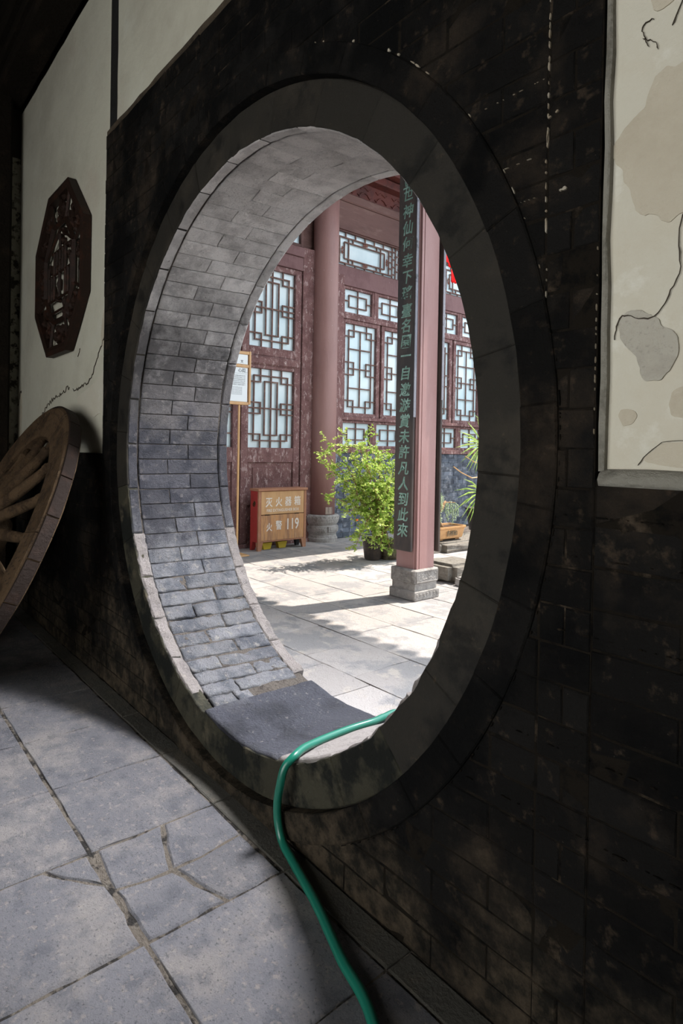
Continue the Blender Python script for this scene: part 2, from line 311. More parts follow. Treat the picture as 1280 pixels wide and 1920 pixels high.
def annulus(mb, x0, x1, z0, z1, r, y0, y1, n=144):
    """slab with a round hole"""
    cx = gx(y0); A = []
    ths = sorted(set([2 * pi * k / n for k in range(n)] + [math.atan2(z - ZC, x - cx) % (2 * pi) for x in (x0, x1) for z in (z0, z1)]))
    b = len(mb.v); m = len(ths)
    for th in ths:
        c, s_ = cos(th), sin(th); t = 1e9
        if c > 1e-9: t = min(t, (x1 - cx) / c)
        if c < -1e-9: t = min(t, (x0 - cx) / c)
        if s_ > 1e-9: t = min(t, (z1 - ZC) / s_)
        if s_ < -1e-9: t = min(t, (z0 - ZC) / s_)
        mb.v += [Vector(polar(th, r, y0)), Vector((cx + t * c, y0, ZC + t * s_)), Vector(polar(th, r, y1)), Vector((cx + t * c, y1, ZC + t * s_))]
    for i in range(m):
        a = b + 4 * i; k = b + 4 * ((i + 1) % m)
        mb.f += [(a, a + 1, k + 1, k), (a + 2, k + 2, k + 3, a + 3), (a, k, k + 2, a + 2), (a + 1, a + 3, k + 3, k + 1)]
    return mb
wallF = obj('wall_front', annulus(MB(), XW0, XW1, 0, ZW, RI + .035, 1.435, 2.085), MORTAR, kind='structure')
obj('mortar_bed', annulus(MB(), PX0, PX1, 0, PZ, 1.535, 1.3875, 1.434), JOINTDARK, wallF)
obj('mortar_bed', MB().box(-6.65, PX0 - .001, 1.3875, 1.434, 0, 1.495).box(PX1 + .001, 3.2, 1.3875, 1.434, 0, 1.49), JOINTDARK, wallF)
front = lambda u, v, w_: (u, YF - w_, v)
# bricks of the pier and of the low walls beside it
def inside(x, z): return math.hypot(x - gx(1.385), z - ZC)
ROUT = 1.63
pitch = .0965
bricks = []
def lay(x0, x1, z0, z1, L=.40, off=0.0):
    nrow = int(round((z1 - z0) / pitch)); hh = (z1 - z0) / nrow
    for r in range(nrow):
        za, zb = z0 + r * hh, z0 + (r + 1) * hh
        x = x0 - (L * .5 if (r + int(off)) % 2 else 0)
        while x < x1 - .01:
            a, b_ = max(x, x0), min(x + L, x1); x += L
            if b_ - a < .03: continue
            bricks.append((a, b_, za, zb))
EDGE = .14
lay(PX0 + EDGE, PX1 - EDGE, 0, PZ)
lay(PX0, PX0 + EDGE, 0, PZ, EDGE); lay(PX1 - EDGE, PX1, 0, PZ, EDGE)
lay(-6.64, PX0, 0, 1.50); lay(PX1, 1.2, 0, 1.48)
g = .0022
nb = 0; rest = MB()
vis = []
for (a, b_, za, zb) in bricks:
    a += g; b_ -= g; za += g; zb -= g
    pts = []
    for i in range(6): pts.append((a + (b_ - a) * i / 6, za))
    for i in range(3): pts.append((b_, za + (zb - za) * i / 3))
    for i in range(6): pts.append((b_ - (b_ - a) * i / 6, zb))
    for i in range(3): pts.append((a, zb - (zb - za) * i / 3))
    ds = [inside(*p) for p in pts]
    if max(ds) < ROUT - .03: continue
    full = min(ds) > ROUT - .06
    if not full:
        q = []
        for p, d in zip(pts, ds):
            if d < ROUT - .06:
                k = (ROUT - .06) / d; cx = gx(1.385); p = (cx + (p[0] - cx) * k, ZC + (p[1] - ZC) * k)
            q.append(p)
        pts = q
        ar = abs(sum(pts[i][0] * pts[(i + 1) % len(pts)][1] - pts[(i + 1) % len(pts)][0] * pts[i][1] for i in range(len(pts))) / 2)
        if ar < .004: continue
    size = (b_ - a) * (zb - za) / ((abs(a) + 1.5) ** 2)
    vis.append((size, full, a, b_, za, zb, pts))
vis.sort(key=lambda t: -t[0])
for i, (sz, full, a, b_, za, zb, pts) in enumerate(vis):
    w_ = rnd.uniform(-.0025, .003)
    m = BLACKBRICK
    if i < 299:
        mb = MB()
        if full: mb.tile(front, a, b_, za, zb, w_, .04, .003, (3, 1), .004, .0012)
        else: mb.poly(front, pts, w_, .04, .004)
        obj('brick', mb, m, wallF)
    else:
        if full: rest.tile(front, a, b_, za, zb, w_, .04, .004, (1, 1), .0, .0015)
        else: rest.poly(front, pts, w_, .04, .004)
if rest.v: obj('small_bricks', rest, BLACKBRICK, wallF, 'stuff')

# plaster panels
def panel(mb, x0, x1, z0, z1, y, nx=14, nz=14, amp=.004, edge=.006, seed=0):
    return mb.tile(lambda u, v, w_: (u + edge * mnoise.noise(Vector((u * 7, v * 7, seed))), y - w_, v + edge * mnoise.noise(Vector((v * 6, u * 6, seed + 5)))), x0, x1, z0, z1, 0, .03, .004, (nx, nz), amp)
p1 = obj('plaster_panel', panel(MB(), -6.65, PX0 - .006, 1.495, 4.80, 1.408, seed=1), PLASTER_L, wallF)
p2 = obj('plaster_panel', panel(MB(), -3.985, PX1 + .01, 3.635, 4.80, 1.402, seed=2), PLASTER_L, wallF)
p3 = obj('plaster_panel', panel(MB(), PX1 + .004, 3.0, 1.505, 4.80, 1.412, seed=3), PLASTER_R, wallF)
obj('panel_reveal', MB().tile(lambda u, v, w_: (PX1 + .002 + w_ + .004 * mnoise.noise(Vector((v * 9, u, 1))), u, v), 1.392, 1.416, 1.51, 4.8, .014, .012, .003, (1, 30), .004), MUD, wallF)
ledge = MB()
for seg in range(24):
    xa, xb = PX1 + .01 + seg * .1, PX1 + .01 + (seg + 1) * .1
    def prof(x): 
        r = .017 + .004 * mnoise.noise(Vector((x * 6, 0, 0))); return [(x, 1.418, 1.484 + r * 1.9), (x, 1.40, 1.484 + r * 1.8), (x, 1.385, 1.484 + r * 1.2), (x, 1.378, 1.484 + r * .4), (x, 1.384, 1.476), (x, 1.40, 1.474)]
    ledge.add(prof(xa) + prof(xb), [(i, i + 1, i + 7, i + 6) for i in range(5)])
ledge.smooth = True
obj('rounded_ledge', ledge, MUD, wallF)
# dusty ledge over the pier and a flush black strip painting the dark of the groove beside the upper panel
obj('dusty_top_course', MB().tile(front, PX0 + .02, PX1, PZ - .012, PZ + .022, .006, .045, .006, (30, 1), .006, .004), surf('brown_dust', (.10, .072, .045), [((.04, .03, .02), 6, .45, .6, .7)], .95, ((40, .6, .01),)), wallF)
obj('groove_dark_strip', MB().box(PX0 - .004, -3.984, 1.409, 1.434, 3.64, 4.8), surf('groove_black', (.008, .007, .006)), wallF)
# worn places and cracks in the plaster
def blob(pts, y, mat, name='worn_patch', thick=.001, rough_=.007):
    for _ in range(2): pts = [q for i in range(len(pts)) for q in (Vector(pts[i]).lerp(Vector(pts[(i + 1) % len(pts)]), .25), Vector(pts[i]).lerp(Vector(pts[(i + 1) % len(pts)]), .75))]
    n = len(pts); out = []
    for i in range(n):
        a, b_ = Vector(pts[i]), Vector(pts[(i + 1) % n])
        for k in range(4):
            p = a.lerp(b_, k / 4); q = rough_
            out.append((p.x + q * mnoise.noise(Vector((p.x * 45, p.y * 45, 1))), p.y + q * mnoise.noise(Vector((p.x * 45, p.y * 45, 9)))))
    bm = bmesh.new(); vv = [bm.verts.new((x, y - thick, z)) for x, z in out]; bm.faces.new(vv)
    bmesh.ops.triangulate(bm, faces=bm.faces[:])
    ex = bmesh.ops.extrude_face_region(bm, geom=bm.faces[:]); 
    for v in ex['geom']:
        if isinstance(v, bmesh.types.BMVert): v.co.y += thick + .003
    bmesh.ops.recalc_face_normals(bm, faces=bm.faces[:])
    me = bpy.data.meshes.new(name); bm.to_mesh(me); bm.free()
    return obj(name, me, mat, wallF)
R_Y, L_Y = 1.410, 1.406
blob([(-.70, 2.26), (-.675, 2.31), (-.62, 2.34), (-.60, 2.42), (-.55, 2.40), (-.50, 2.44), (-.40, 2.38), (-.40, 2.05), (-.50, 2.03), (-.53, 2.09), (-.565, 2.06), (-.60, 2.10), (-.63, 2.09), (-.665, 2.20)], R_Y, PATCH_TAN)
blob([(-.675, 1.855), (-.655, 1.88), (-.615, 1.885), (-.575, 1.84), (-.535, 1.815), (-.545, 1.75), (-.575, 1.715), (-.62, 1.725), (-.625, 1.78), (-.66, 1.80)], R_Y, PATCH_GREY, thick=.003)
blob([(-.62, 1.525), (-.585, 1.57), (-.54, 1.585), (-.45, 1.56), (-.40, 1.525)], R_Y, PATCH_TAN)
blob([(-.67, 1.655), (-.645, 1.66), (-.625, 1.645), (-.64, 1.61), (-.665, 1.625)], R_Y, PATCH_TAN)
blob([(-.56, 1.66), (-.545, 1.70), (-.50, 1.70), (-.50, 1.64), (-.54, 1.63)], R_Y, PATCH_TAN)
blob([(-.58, 2.62), (-.62, 2.58), (-.60, 2.54), (-.54, 2.56), (-.50, 2.66), (-.54, 2.70)], R_Y, PATCH_TAN)
blob([(-6.64, 1.50), (-6.64, 2.06), (-6.50, 2.08), (-6.47, 1.80), (-6.5, 1.50)], L_Y, PATCH_TAN)
blob([(-4.15, 2.10), (-4.30, 2.00), (-4.62, 1.94), (-4.80, 1.90), (-4.60, 1.80), (-4.40, 1.74), (-4.25, 1.78), (-4.15, 1.74)], L_Y, PLASTER_R)
blob([(-4.15, 2.50), (-4.22, 2.44), (-4.25, 2.30), (-4.21, 2.22), (-4.15, 2.20)], L_Y, PATCH_TAN)
CRACK = plain('crack_shadow', (.05, .04, .03), .95, .1)
def crack(pts, y, wd, jag=.012, name='crack'):
    out = []; P = [Vector(p) for p in pts]
    for _ in range(2): P = [P[0]] + [q for i in range(len(P) - 1) for q in (P[i].lerp(P[i + 1], .25), P[i].lerp(P[i + 1], .75))] + [P[-1]]
    for i in range(len(P) - 1):
        L = (P[i + 1] - P[i]).length; k = max(1, int(L / .02))
        for q in range(k):
            p = P[i].lerp(P[i + 1], q / k); out.append(Vector((p.x + rnd.uniform(-jag, jag) * .5, p.y + rnd.uniform(-jag, jag))))
    out.append(P[-1]); mb = MB(); n = len(out)
    for i, p in enumerate(out):
        t = (out[min(i + 1, n - 1)] - out[max(i - 1, 0)]).normalized(); nn = Vector((-t.y, t.x)); h = wd * (.35 + .65 * abs(mnoise.noise(Vector((p.x * 25, p.y * 25, 4)))) * 2) * (.25 if i in (0, n - 1) else 1) / 2
        mb.v += [Vector((p.x + nn.x * h, y, p.y + nn.y * h)), Vector((p.x - nn.x * h, y, p.y - nn.y * h)), Vector((p.x, y + .004, p.y))]
    for i in range(n - 1):
        a, b_ = 3 * i, 3 * (i + 1); mb.f += [(a, b_, b_ + 1, a + 1), (a, a + 2, b_ + 2, b_), (a + 1, b_ + 1, b_ + 2, a + 2)]
    return obj(name, mb, CRACK, wallF)
crack([(-6.64, 1.93), (-6.56, 2.02), (-6.50, 2.07)], 1.4035, .03, .02)
crack([(-5.75, 1.80), (-5.45, 1.93), (-5.15, 1.97), (-4.95, 2.00)], 1.4035, .011, .02)
crack([(-4.85, 1.97), (-4.60, 1.98), (-4.45, 2.02), (-4.33, 2.14), (-4.15, 2.30)], 1.4035, .014, .018)
crack([(-4.75, 2.22), (-4.70, 2.27)], 1.4035, .006, .01)
crack([(-.42, 2.25), (-.50, 2.12), (-.535, 2.08), (-.545, 2.02), (-.535, 1.95), (-.56, 1.91), (-.575, 1.87), (-.62, 1.855), (-.655, 1.88), (-.675, 1.86), (-.68, 1.82)], 1.4065, .0035, .003)
crack([(-.63, 2.50), (-.60, 2.485), (-.595, 2.46)], 1.4065, .003, .004)
crack([(-.605, 2.535), (-.635, 2.53), (-.625, 2.50), (-.615, 2.475)], 1.4065, .0035, .003)
crack([(-.565, 2.50), (-.52, 2.60)], 1.4065, .004, .003)
crack([(-.62, 1.525), (-.585, 1.572), (-.54, 1.587), (-.48, 1.575)], 1.4065, .0025, .002)
# crumbs of white mortar left in the upright joint right of the gate and round the outer ring
def crumbs(pts, wmin, wmax, dens, mat=WHITEBITS):
    mb = MB()
    for i in range(len(pts) - 1):
        a, b_ = Vector(pts[i]), Vector(pts[i + 1]); k = max(1, int((b_ - a).length / .018))
        for q in range(k):
            if rnd.random() > dens: continue
            p = a.lerp(b_, (q + rnd.random()) / k)
            if inside(p.x, p.y) < ROUT: continue
            r1 = rnd.uniform(wmin, wmax); t = (b_ - a).normalized(); L = rnd.uniform(1.5, 7) if wmax < .0045 else rnd.uniform(1, 2.2)
            pp = []
            for j in range(7):
                an = 2 * pi * j / 7; e = Vector((-t.y, t.x)) * (r1 * cos(an) * rnd.uniform(.6, 1.2)) + t * (r1 * L * sin(an) * rnd.uniform(.6, 1.2)); pp.append((p.x + e.x, p.y + e.y))
            mb.poly(front, pp, .0045, .006, .001)
    return obj('mortar_crumbs', mb, mat, wallF, 'stuff')
XJ = PX1 - EDGE
crumbs([(XJ, 1.62), (XJ + .004, 2.02)], .0008, .0022, .5); crumbs([(XJ, 2.12), (XJ - .004, 2.30)], .0015, .0038, .7); crumbs([(XJ, 2.33), (XJ, 3.1)], .0012, .0034, .9)
crumbs([(XJ, 2.40), (XJ + .035, 2.412)], .002, .005, 1); crumbs([(XJ + .02, 2.205), (XJ + .065, 2.21)], .002, .006, 1)
crumbs([(XJ - .20, 2.505), (XJ, 2.505)], .0005, .0012, .5); crumbs([(XJ - .24, 2.315), (XJ, 2.315)], .0005, .0014, .45); crumbs([(XJ - .3, 2.21), (XJ, 2.21)], .0005, .0010, .4)
arc = lambda a0, a1, r: [(gx(1.385) + r * cos(radians(a)), ZC + r * sin(radians(a))) for a in range(a0, a1, 1)]
for a0, a1, w0, w1, dn in ((66, 70, .002, .006, .6), (58, 61, .003, .008, .9), (50, 54, .003, .007, .9), (44, 49, .001, .004, .5), (34, 37, .001, .004, .6), (16, 30, .0008, .002, .25)): crumbs(arc(a0, a1, ROUT + .004), w0, w1, dn)
crumbs(arc(-60, 14, ROUT + .004), .001, .0028, .45, JOINTDARK)
crumbs([(PX1 - .003, 1.60), (PX1 - .003, 2.05)], .0005, .0014, .6)
for zz, xa, xb in ((1.30, -1.0, -.25), (1.115, -.9, -.2), (.82, -1.5, -.2), (.63, -1.2, -.1), (1.40, -.8, -.3)): crumbs([(xa, zz), (xb, zz)], .001, .003, .5, JOINTDARK)

# the two rings of stone round the opening
def ringpiece(th0, th1, r0, r1, yf, depth, c, n=10, amp=.003, wave=.0):
    mb = MB(); sd_ = rnd.random() * 50
    fm = lambda u, v, w_: polar(u, v + (wave * max(0, .15 + mnoise.noise(Vector((u * 16, v, sd_))) + .4 * mnoise.noise(Vector((u * 50, v, sd_)))) if v < (r0 + r1) / 2 else 0), yf - w_)
    dt = .0002
    # tile() works in (u, v) of unequal scale, so angles are passed as lengths
    R = (r0 + r1) / 2
    fm2 = lambda u, v, w_: fm(u / R, v, w_)
    mb.tile(fm2, th0 * R + dt, th1 * R - dt, r0, r1, 0, depth, c, (n, 2), amp, 0)
    return mb
ringA = thing('trim_1', '', '', (gx(1.42), 1.42, ZC)); 
for k in ('label', 'category'): del ringA[k]
ringA['kind'] = 'structure'
for k in range(26):
    a0 = radians(-3 - 14 * .0 + k * 360 / 26); a1 = radians(-3 + (k + 1) * 360 / 26); am = math.degrees((a0 + a1) / 2) % 360
    low = 190 < am < 345
    obj('ring_stone', ringpiece(a0, a1, RI, 1.522, 1.420 - rnd.uniform(0, .002), .060, .0035, wave=.016 if low else .004), RINGLOW if low and (am < 318) else RINGSTONE, ringA)
ringB = thing('trim_2', '', '', (gx(1.38), 1.38, ZC))
for k in ('label', 'category'): del ringB[k]
ringB['kind'] = 'structure'
for k in range(38):
    a0 = radians(4 + k * 360 / 38); a1 = radians(4 + (k + 1) * 360 / 38); am = math.degrees((a0 + a1) / 2) % 360
    low = 200 < am < 330
    obj('ring_brick', ringpiece(a0, a1, 1.524, ROUT, 1.376 - rnd.uniform(0, .003), .055, .004, 5, wave=.003), BLACKBRICK, ringB)

# the lining of the opening: front border, courses of brick, rear border, sill stones
lining = thing('door_1', '', '', (gx(1.75), 1.75, ZC))
for k in ('label', 'category'): del lining[k]
lining['kind'] = 'structure'
def lin(u, v, w_):      # u = length along the circle, v = depth (y), w_ = height towards the axis
    return polar(u / RI, RI - w_, v)
ncourse = 88; da = 2 * pi / ncourse
S0, S1 = radians(251), radians(288)          # the dark slate sill stone
def slate(u0, u1, y0, y1, mat, name, flat=.0, skew=0.0):
    mb = MB(); sd_ = rnd.random() * 9
    fm = lambda u, v, w_: lin(u - skew * (v - y0) * (1 if u < (u0 + u1) / 2 else .2), v, w_ + .010 * mnoise.noise(Vector((u * 3, v * 3, sd_))) + .004 * mnoise.noise(Vector((u * 11, v * 11, sd_))))
    mb.tile(fm, u0 * RI + .004, u1 * RI - .004, y0, y1, .012, .05, .010, (18, 18), .0, .003); mb.smooth = True
    return obj(name, mb, mat, lining)
slate(radians(258), radians(285.5), 1.424, 2.075, SLATE, 'sill_stone', skew=.30)
slate(radians(285.8), radians(302), 1.424, 2.10, SILLLIGHT, 'sill_stone')
for k in range(ncourse):
    a0 = k * da; a1 = a0 + da; am = math.degrees((a0 + a1) / 2)
    y0, y1 = 1.492, 2.030
    if 251 < am < 303:
        if am < 259: y1 = 1.50 + (259 - am) / 8 * .53 if am > 252.5 else 2.03
        else: continue
        if y1 < 1.6: continue
    aj = am + rnd.uniform(-1.5, 1.5)
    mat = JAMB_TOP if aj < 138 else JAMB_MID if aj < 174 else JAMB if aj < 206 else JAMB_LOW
    worn = 215 < am < 345
    f = .36 if k % 2 else .62; f += rnd.uniform(-.03, .03)
    ym = y0 + (y1 - y0) * f; gg = .0015 if am < 130 else (.002 if not worn else .0035)
    for (ya, yb) in ((y0, ym), (ym, y1)):
        if yb - ya < .05: continue
        mb = MB(); sd_ = rnd.random() * 99
        ew = rnd.uniform(-.002, .004) if worn else rnd.uniform(0, .002)
        rr = .010 if worn else .004
        fm = (lambda u, v, w_, sd_=sd_, rr=rr: lin(u, v, w_ + rr * mnoise.noise(Vector((u * 16, v * 16, sd_))) + rr * .5 * mnoise.noise(Vector((u * 45, v * 45, sd_)))))
        mb.tile(fm, a0 * RI + gg, a1 * RI - gg, ya + gg, yb - gg, -ew, .05, (.007 if worn else .0035), (5, 9) if 150 < am < 350 else (2, 4), 0, .005 if worn else .0012)
        if worn: mb.smooth = True
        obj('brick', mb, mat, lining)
# lime mortar filling the joints, washed out here and there
mo = MB(); nu, nv = 360, 12
for i in range(nu + 1):
    for j in range(nv + 1):
        a = 2 * pi * i / nu; y = 1.47 + .60 * j / nv; d = .007 + .022 * max(0, mnoise.noise(Vector((cos(a) * 5, sin(a) * 5, y * 5))) + .15)
        mo.v.append(Vector(polar(a, RI + min(d, .033), y)))
for i in range(nu):
    for j in range(nv): mo.f.append((i * (nv + 1) + j, (i + 1) * (nv + 1) + j, (i + 1) * (nv + 1) + j + 1, i * (nv + 1) + j + 1))
mo.smooth = True; obj('joint_mortar', mo, MORTAR, lining)
# front border behind the ring, with its crack, and the rear border
nseg = 30
for k in range(nseg):
    a0 = 2 * pi * k / nseg; a1 = 2 * pi * (k + 1) / nseg; am = math.degrees((a0 + a1) / 2)
    for (ya, yb, nm) in ((1.424, 1.484, 'front_border_stone'), (2.036, 2.10, 'rear_border_stone')):
        if 257 < am < 303: continue
        cr = 205 < am < 258 or 303 < am < 340
        mb = MB(); sd_ = rnd.random() * 99; rr = .012 if cr else .003
        fm = (lambda u, v, w_, sd_=sd_, rr=rr: lin(u, v, w_ + rr * mnoise.noise(Vector((u * 18, v * 18, sd_)))))
        yb2 = yb + (.01 if cr else 0) if ya < 1.5 else yb
        mb.tile(fm, a0 * RI + .001, a1 * RI - .001, ya - (.012 if cr and ya > 2 else 0), yb2, .003 if ya < 1.5 else .0, .05, .008, (12, 2), 0, .005 if cr else .001)
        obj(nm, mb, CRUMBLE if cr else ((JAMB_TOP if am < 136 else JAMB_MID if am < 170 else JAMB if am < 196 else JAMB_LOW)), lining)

# ------------------------------------------------------------------ left wall, post, beams, ceiling, rest of the room
wallL = obj('wall_left', MB().box(-6.95, -6.66, -3.6, 1.434, 0, 5.4), surf('smoked_left_wall', (.03, .026, .02)), kind='structure')
obj('plaster_strip', MB().tile(lambda u, v, w_: (-6.655 + w_, u, v), 1.315, 1.428, 1.50, 4.36, .01, .012, .004, (2, 24), .006, .006),
    surf('flaking_plaster', (.36, .34, .27), [((.03, .025, .02), 11, .50, .56, .95), ((.46, .44, .37), 4, .5, .6, .5)], .9, ((40, .5, .006),)), wallL)
post = MB().box(-6.64, -6.42, 1.02, 1.29, 0.02, 5.0, .02)
tag(obj('timber_post', post, CEIL), 'black timber post in the dark left corner beside the flaking plaster strip', 'post')
bm_ = MB()
bm_.box(-6.65, 3.0, 1.14, 1.40, 4.82, 5.02, .02)
b1 = thing('tie_beam', 'sooty timber beam along the top of the plaster wall', 'beam', (-2, 1.27, 4.82))
obj('lower_beam', bm_, CEIL, b1)
obj('upper_beam', MB().box(-6.65, 3.0, 1.05, 1.38, 5.03, 5.22, .03), CEIL, b1)
obj('fillet', MB().box(-6.65, 3.0, 1.10, 1.16, 4.90, 4.98, .01), CEIL, b1)
ceil = obj('ceiling', MB().box(-6.95, 3.3, -3.6, 2.1, 5.42, 5.6), CEIL, kind='structure')
for k in range(9):
    tag(obj('ceiling_rafter', MB().box(-6.2 + k * 1.05, -6.08 + k * 1.05, -3.4, 1.04, 5.28, 5.41, .01), CEIL), 'sooty rafter under the dark ceiling, one of a row of look-alikes', 'rafter', 'rafters under the ceiling')
obj('wall_right', MB().box(3.2, 3.4, -3.6, 2.1, 0, 5.4), PLASTER_R, kind='structure')
wb = obj('wall_back', MB().box(-6.65, -3.1, -3.6, -3.4, 0, 5.42).box(1.1, 3.2, -3.6, -3.4, 0, 5.42).box(-3.1, 1.1, -3.6, -3.4, 3.3, 5.42), surf('dim_back_wall', (.10, .09, .07)), kind='structure')

# ------------------------------------------------------------------ interior floor
floor = obj('floor', MB().box(-6.95, 3.3, -3.6, 1.435, -.12, -.0065), FLOORJOINT, kind='structure')
fl = lambda u, v, w_: (u, v, w_)
def slab(u0, u1, v0, v1, mat=FLOORIN, gap=.004, n=(6, 6), rough=.004, jit=.003, parent=floor, c=.004, z=0.0, name='flagstone'):
    mb = MB(); mb.tile(fl, u0 + gap, u1 - gap, v0 + gap, v1 - gap, z + rnd.uniform(-.002, .001), .03, c, n, rough, jit); return obj(name, mb, mat, parent)
xs = [-6.66 + .0]
x = -2.35
while x > -6.6: x -= .54
xs = [-6.655]; x += .54
while x < 3.1: xs.append(x); x += .54
xs.append(3.19)
rows = [(1.282, 1.388), (.768, 1.280), (.245, .760), (-.28, .241), (-.81, -.284), (-1.36, -.814), (-1.92, -1.364)]
def ppoly(pts, mat=FLOORIN):
    out = []
    for i in range(len(pts)):
        a, b_ = Vector(pts[i]), Vector(pts[(i + 1) % len(pts)]); k = max(1, int((b_ - a).length / .05))
        for q in range(k):
            p = a.lerp(b_, q / k); j = .005
            out.append((p.x + rnd.uniform(-j, j), p.y + rnd.uniform(-j, j)))
    return obj('flagstone', MB().poly(fl, out, rnd.uniform(-.002, .001), .03, .006), mat, floor)
for ri, (v0, v1) in enumerate(rows):
    for i in range(len(xs) - 1):
        a, b_ = xs[i], xs[i + 1]
        if b_ - a < .03: continue
        if ri == 0:
            slab(a, b_, v0, v1, FLOORBORDER, .003, (5, 2), .003, .002, name='border_stone'); continue
        if ri == 1 and abs(a + 2.35) < .01:      # the flagstone broken in four
            C = (-2.07, .97)
            ppoly([(-2.344, .790), (-2.11, .775), (-2.085, .87), (-2.085, .96), (-2.21, 1.00), (-2.344, 1.045)])
            ppoly([(-2.344, 1.062), (-2.21, 1.015), (-2.085, .98), (-2.08, 1.08), (-2.105, 1.272), (-2.344, 1.272)])
            ppoly([(-2.095, 1.272), (-2.065, 1.08), (-2.062, .985), (-1.95, 1.01), (-1.818, 1.06), (-1.818, 1.272)])
            ppoly([(-2.095, .775), (-1.818, .775), (-1.818, 1.045), (-1.95, .995), (-2.062, .965), (-2.07, .87)]); continue
        if ri == 2 and abs(a + 2.35) < .01:
            ppoly([(-2.344, .25), (-1.818, .25), (-1.818, .750), (-2.14, .752), (-2.20, .70), (-2.28, .63), (-2.344, .595)])
            ppoly([(-2.344, .61), (-2.28, .65), (-2.215, .705), (-2.16, .752), (-2.344, .752)]); continue
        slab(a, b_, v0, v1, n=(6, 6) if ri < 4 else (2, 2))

# ------------------------------------------------------------------ courtyard ground
court = obj('ground', MB().box(-12, 6, 2.10, 16, -.12, -.014), COURTJOINT, kind='structure')
ys = [2.105, 2.74, 3.30, 3.84, 4.33, 4.57 + .29, 5.4, 5.95, 6.5, 7.05, 7.6, 8.15, 8.7, 9.25]
rs = random.Random(3); ncs = 0
for r in range(len(ys) - 1):
    x = -8.12 + (rs.random() * .5)
    x = -8.12; first = True
    while x < -.3:
        L = rs.choice([.5, .55, .78, .9, 1.0]); b_ = min(x + (L * rs.random() * .8 + .2 if first else L), -.2); first = False
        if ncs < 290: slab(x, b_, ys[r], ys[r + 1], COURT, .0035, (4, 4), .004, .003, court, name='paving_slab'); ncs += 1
        x = b_

fwall = obj('wall_far', MB().box(-12, 6, 13.5, 13.8, 0, 3.2), JOINTOUT, kind='structure')
obj('wall_coping', MB().box(-12, 6, 13.4, 13.9, 3.2, 3.32, .03), TILE, fwall)
# ------------------------------------------------------------------ porch roof over the near side of the court
roof = thing('porch_roof', 'grey tiled porch roof above the near side of the courtyard', 'roof', (-3, 3.5, 5.6))
obj('roof_deck', MB().add([(-6.30, 2.0, 7.1), (2.5, 2.0, 7.1), (2.5, 6.20, 6.02), (-6.30, 6.20, 6.02), (-6.30, 2.0, 7.25), (2.5, 2.0, 7.25), (2.5, 6.25, 6.20), (-6.30, 6.25, 6.20)],
    [(0, 1, 2, 3), (4, 7, 6, 5), (0, 4, 5, 1), (1, 5, 6, 2), (2, 6, 7, 3), (3, 7, 4, 0)]), surf('pale_roof_boards', (.42, .36, .30)), roof)
obj('upper_wall', MB().box(-8.4, 3.3, 1.5, 2.085, 5.62, 7.1), WOODUP, roof)
for k in range(42):
    xc = -6.2 + k * .21; ye, ze = 6.235, 6.19; pr = [(-.105, 0), (.105, 0), (.09, -.20), (.045, -.30), (0, -.34), (-.045, -.30), (-.09, -.20)]
    obj('drip_tile', MB().add([(xc + a, ye, ze + b_) for a, b_ in pr] + [(xc + a, ye + .03, ze + b_) for a, b_ in pr],
        [tuple(range(7)), tuple(range(13, 6, -1))] + [(q, (q + 1) % 7, 7 + (q + 1) % 7, 7 + q) for q in range(7)]), TILE, roof)

# ------------------------------------------------------------------ the hall across the court (plane x = -8.15, running along y)
FX = -8.15
hall = thing('timber_hall', 'maroon timber hall front with latticed windows across the courtyard', 'building', (FX, 6.4, 0))
def bx(name, y0, y1, z0, z1, x0=FX - .08, x1=FX, mat=WOOD, c=.006, parent=None): return obj(name, MB().box(x0, x1, y0, y1, z0, z1, c), mat, parent or hall)
def lattice(segs, y0, y1, z0, z1, t=.020, xf=FX - .035, parent=None, extra=None):
    mb = MB()
    for (ua, va, ub, vb) in segs:
        ya, yb = sorted((y0 + ua * (y1 - y0), y0 + ub * (y1 - y0))); za, zb = sorted((z0 + va * (z1 - z0), z0 + vb * (z1 - z0)))
        ya = max(ya - t / 2, y0); yb = min(yb + t / 2, y1); za = max(za - t / 2, z0); zb = min(zb + t / 2, z1)
        ho = .002 if abs(va - vb) < 1e-6 else 0
        mb.box(xf - .018, xf + ho, ya, yb, za, zb)
    if extra: extra(mb)
    return obj('lattice', mb, LATT, parent)
def window(name, y0, y1, z0, z1, segs, fr=.05, frz=None, t=.020, mat=WOODPEEL, extra=None):
    frz = frz or fr; f = MB()
    xa, xb = FX - .07, FX - .005
    f.box(xa, xb, y0 - fr, y0, z0 - frz, z1 + frz, .006).box(xa, xb, y1, y1 + fr, z0 - frz, z1 + frz, .006)
    f.box(xa, xb - .002, y0, y1, z0 - frz, z0, .005).box(xa, xb - .002, y0, y1, z1, z1 + frz, .005)
    o = obj(name, f, mat, hall)
    obj('pane', MB().box(FX - .078, FX - .068, y0, y1, z0, z1), PANE, o)
    lattice(segs, y0, y1, z0, z1, t, FX - .032, o, extra)
    return o
